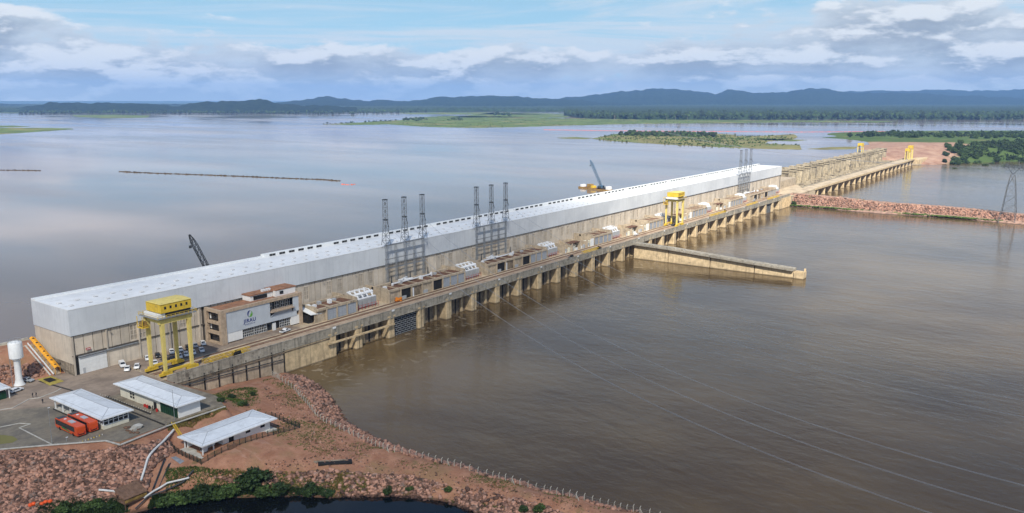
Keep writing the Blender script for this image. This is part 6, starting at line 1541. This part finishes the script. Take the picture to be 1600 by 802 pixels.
weeds('dry_weeds', [(330,735),(430,735),(520,735),(640,745),(640,770),(430,765),(340,760)], [6,5.2,4.2,3.8,2,2,3], 5000, M['weed'], 'dry yellow weeds between the rocks above the pond', .5, .2, .55, 11)

weeds('pond_scrub', [(240,765),(300,755),(360,748),(440,752),(520,762),(540,776),(440,776),(380,776),(300,784),(230,792)], [4,4.5,4.6,3.6,2,0,0,0,0,1], 5200, M['leafdark'], 'low dark scrub between the shrubs along the pond edge', .34, .3, 1.1, 13)
weeds('slope_foot_scrub', [(60,790),(120,782),(190,780),(200,795),(150,806),(60,812)], [3,3,2.6,1.4,1,1.6], 2200, M['leafdark'], 'low dark scrub at the foot of the rock slope, bottom left', .36, .3, 1.1, 14)
# ------------------------------------------------------------------ cloud above and behind the camera; its shade lies over the near yard and water
def cloud():
    H = 900.0; off = Vector((SUNDIR.x/SUNDIR.z*H, SUNDIR.y/SUNDIR.z*H))
    edge = [(500,400),(490,330),(450,262),(425,225),(398,180),(388,140),(397,97),(396,55),(372,16),(330,-60),(330,-400),(250,-900),(-700,-900),(-900,-200),(-700,520),(-200,600),(150,540),(360,470)]
    poly = [(x+off.x, y+off.y) for x, y in edge]; p = np.array(poly)
    q = scatter(poly, 420); P = np.stack([q[:,0], q[:,1], H+rng.uniform(0, 90, len(q))], 1)
    return poly, H
M['cloud'] = None
def cloud_obj():
    m, nt, b = newmat('cloud_vapour'); nt.nodes.remove(b); out = nt.nodes['Material Output']
    tr = nt.nodes.new('ShaderNodeBsdfTransparent'); df = nt.nodes.new('ShaderNodeBsdfTranslucent'); df.inputs[0].default_value = (.9,.9,.9,1); mx = nt.nodes.new('ShaderNodeMixShader')
    n1 = remap(nt, noise(nt, .006, 4, .6),   .30, .55, .28, .46); an = nt.nodes.new('ShaderNodeAttribute'); an.attribute_name = 'thickness'; ml = nt.nodes.new('ShaderNodeMath'); ml.operation = 'MULTIPLY'; nt.links.new(n1, ml.inputs[0]); nt.links.new(remap(nt, an.outputs['Fac'], 0, 1), ml.inputs[1]); nt.links.new(ml.outputs[0], mx.inputs[0])
    nt.links.new(tr.outputs[0], mx.inputs[1]); nt.links.new(df.outputs[0], mx.inputs[2]); nt.links.new(mx.outputs[0], out.inputs['Surface'])
    poly, H = cloud(); p = np.array(poly); lo, hi = p.min(0)-260, p.max(0)+260
    xs_ = np.arange(lo[0], hi[0], 26.0); ys_ = np.arange(lo[1], hi[1], 26.0); X, Y = np.meshgrid(xs_, ys_)
    jx, jy = X+(vnoise(X, Y, 120, 21)-.5)*150, Y+(vnoise(X, Y, 120, 22)-.5)*150
    soft = in_poly(jx, jy, poly).astype(float)              # the vapour thins out toward the rim
    for _ in range(7): soft = (soft+np.roll(soft,1,0)+np.roll(soft,-1,0)+np.roll(soft,1,1)+np.roll(soft,-1,1))/5
    ins_ = soft > .01; top = H+60+vnoise(X, Y, 180, 23)*220; bot = H+(vnoise(X, Y, 90, 24)-.5)*30
    idx = -np.ones(X.shape, int); used = ins_; idx[used] = np.arange(used.sum()); nU = used.sum()
    V = np.concatenate([np.stack([X[used], Y[used], bot[used]], 1), np.stack([X[used], Y[used], top[used]], 1)])
    c = used[:-1,:-1] & used[:-1,1:] & used[1:,1:] & used[1:,:-1]; a0, a1, a2, a3 = idx[:-1,:-1][c], idx[:-1,1:][c], idx[1:,1:][c], idx[1:,:-1][c]
    F = np.concatenate([np.stack([a0,a3,a2,a1],1), np.stack([a0,a1,a2,a3],1)+nU])
    me = raw_mesh('cloud', V, F, m, True); at_ = me.attributes.new('thickness', 'FLOAT', 'POINT'); at_.data.foreach_set('value', np.tile(soft[used], 2).astype(np.float32))
    o = link('cloud', me, 'stuff'); setp(o, 'thin grey cloud drifting high above the near bank', 'cloud')
cloud_obj()
# ------------------------------------------------------------------ haze
hz = MB().box(-9000, 22000, -9000, 22000, -9, 560).build('haze', None, kind='stuff')
hm = bpy.data.materials.new('haze'); hm.use_nodes = True; nt = hm.node_tree; nt.nodes.remove(nt.nodes['Principled BSDF'])
pv = nt.nodes.new('ShaderNodeVolumePrincipled'); pv.inputs['Color'].default_value = (.27,.50,.95,1); pv.inputs['Density'].default_value = 5.0e-5; pv.inputs['Anisotropy'].default_value = .0
nt.links.new(pv.outputs[0], nt.nodes['Material Output'].inputs['Volume']); hz.data.materials.clear(); hz.data.materials.append(hm)
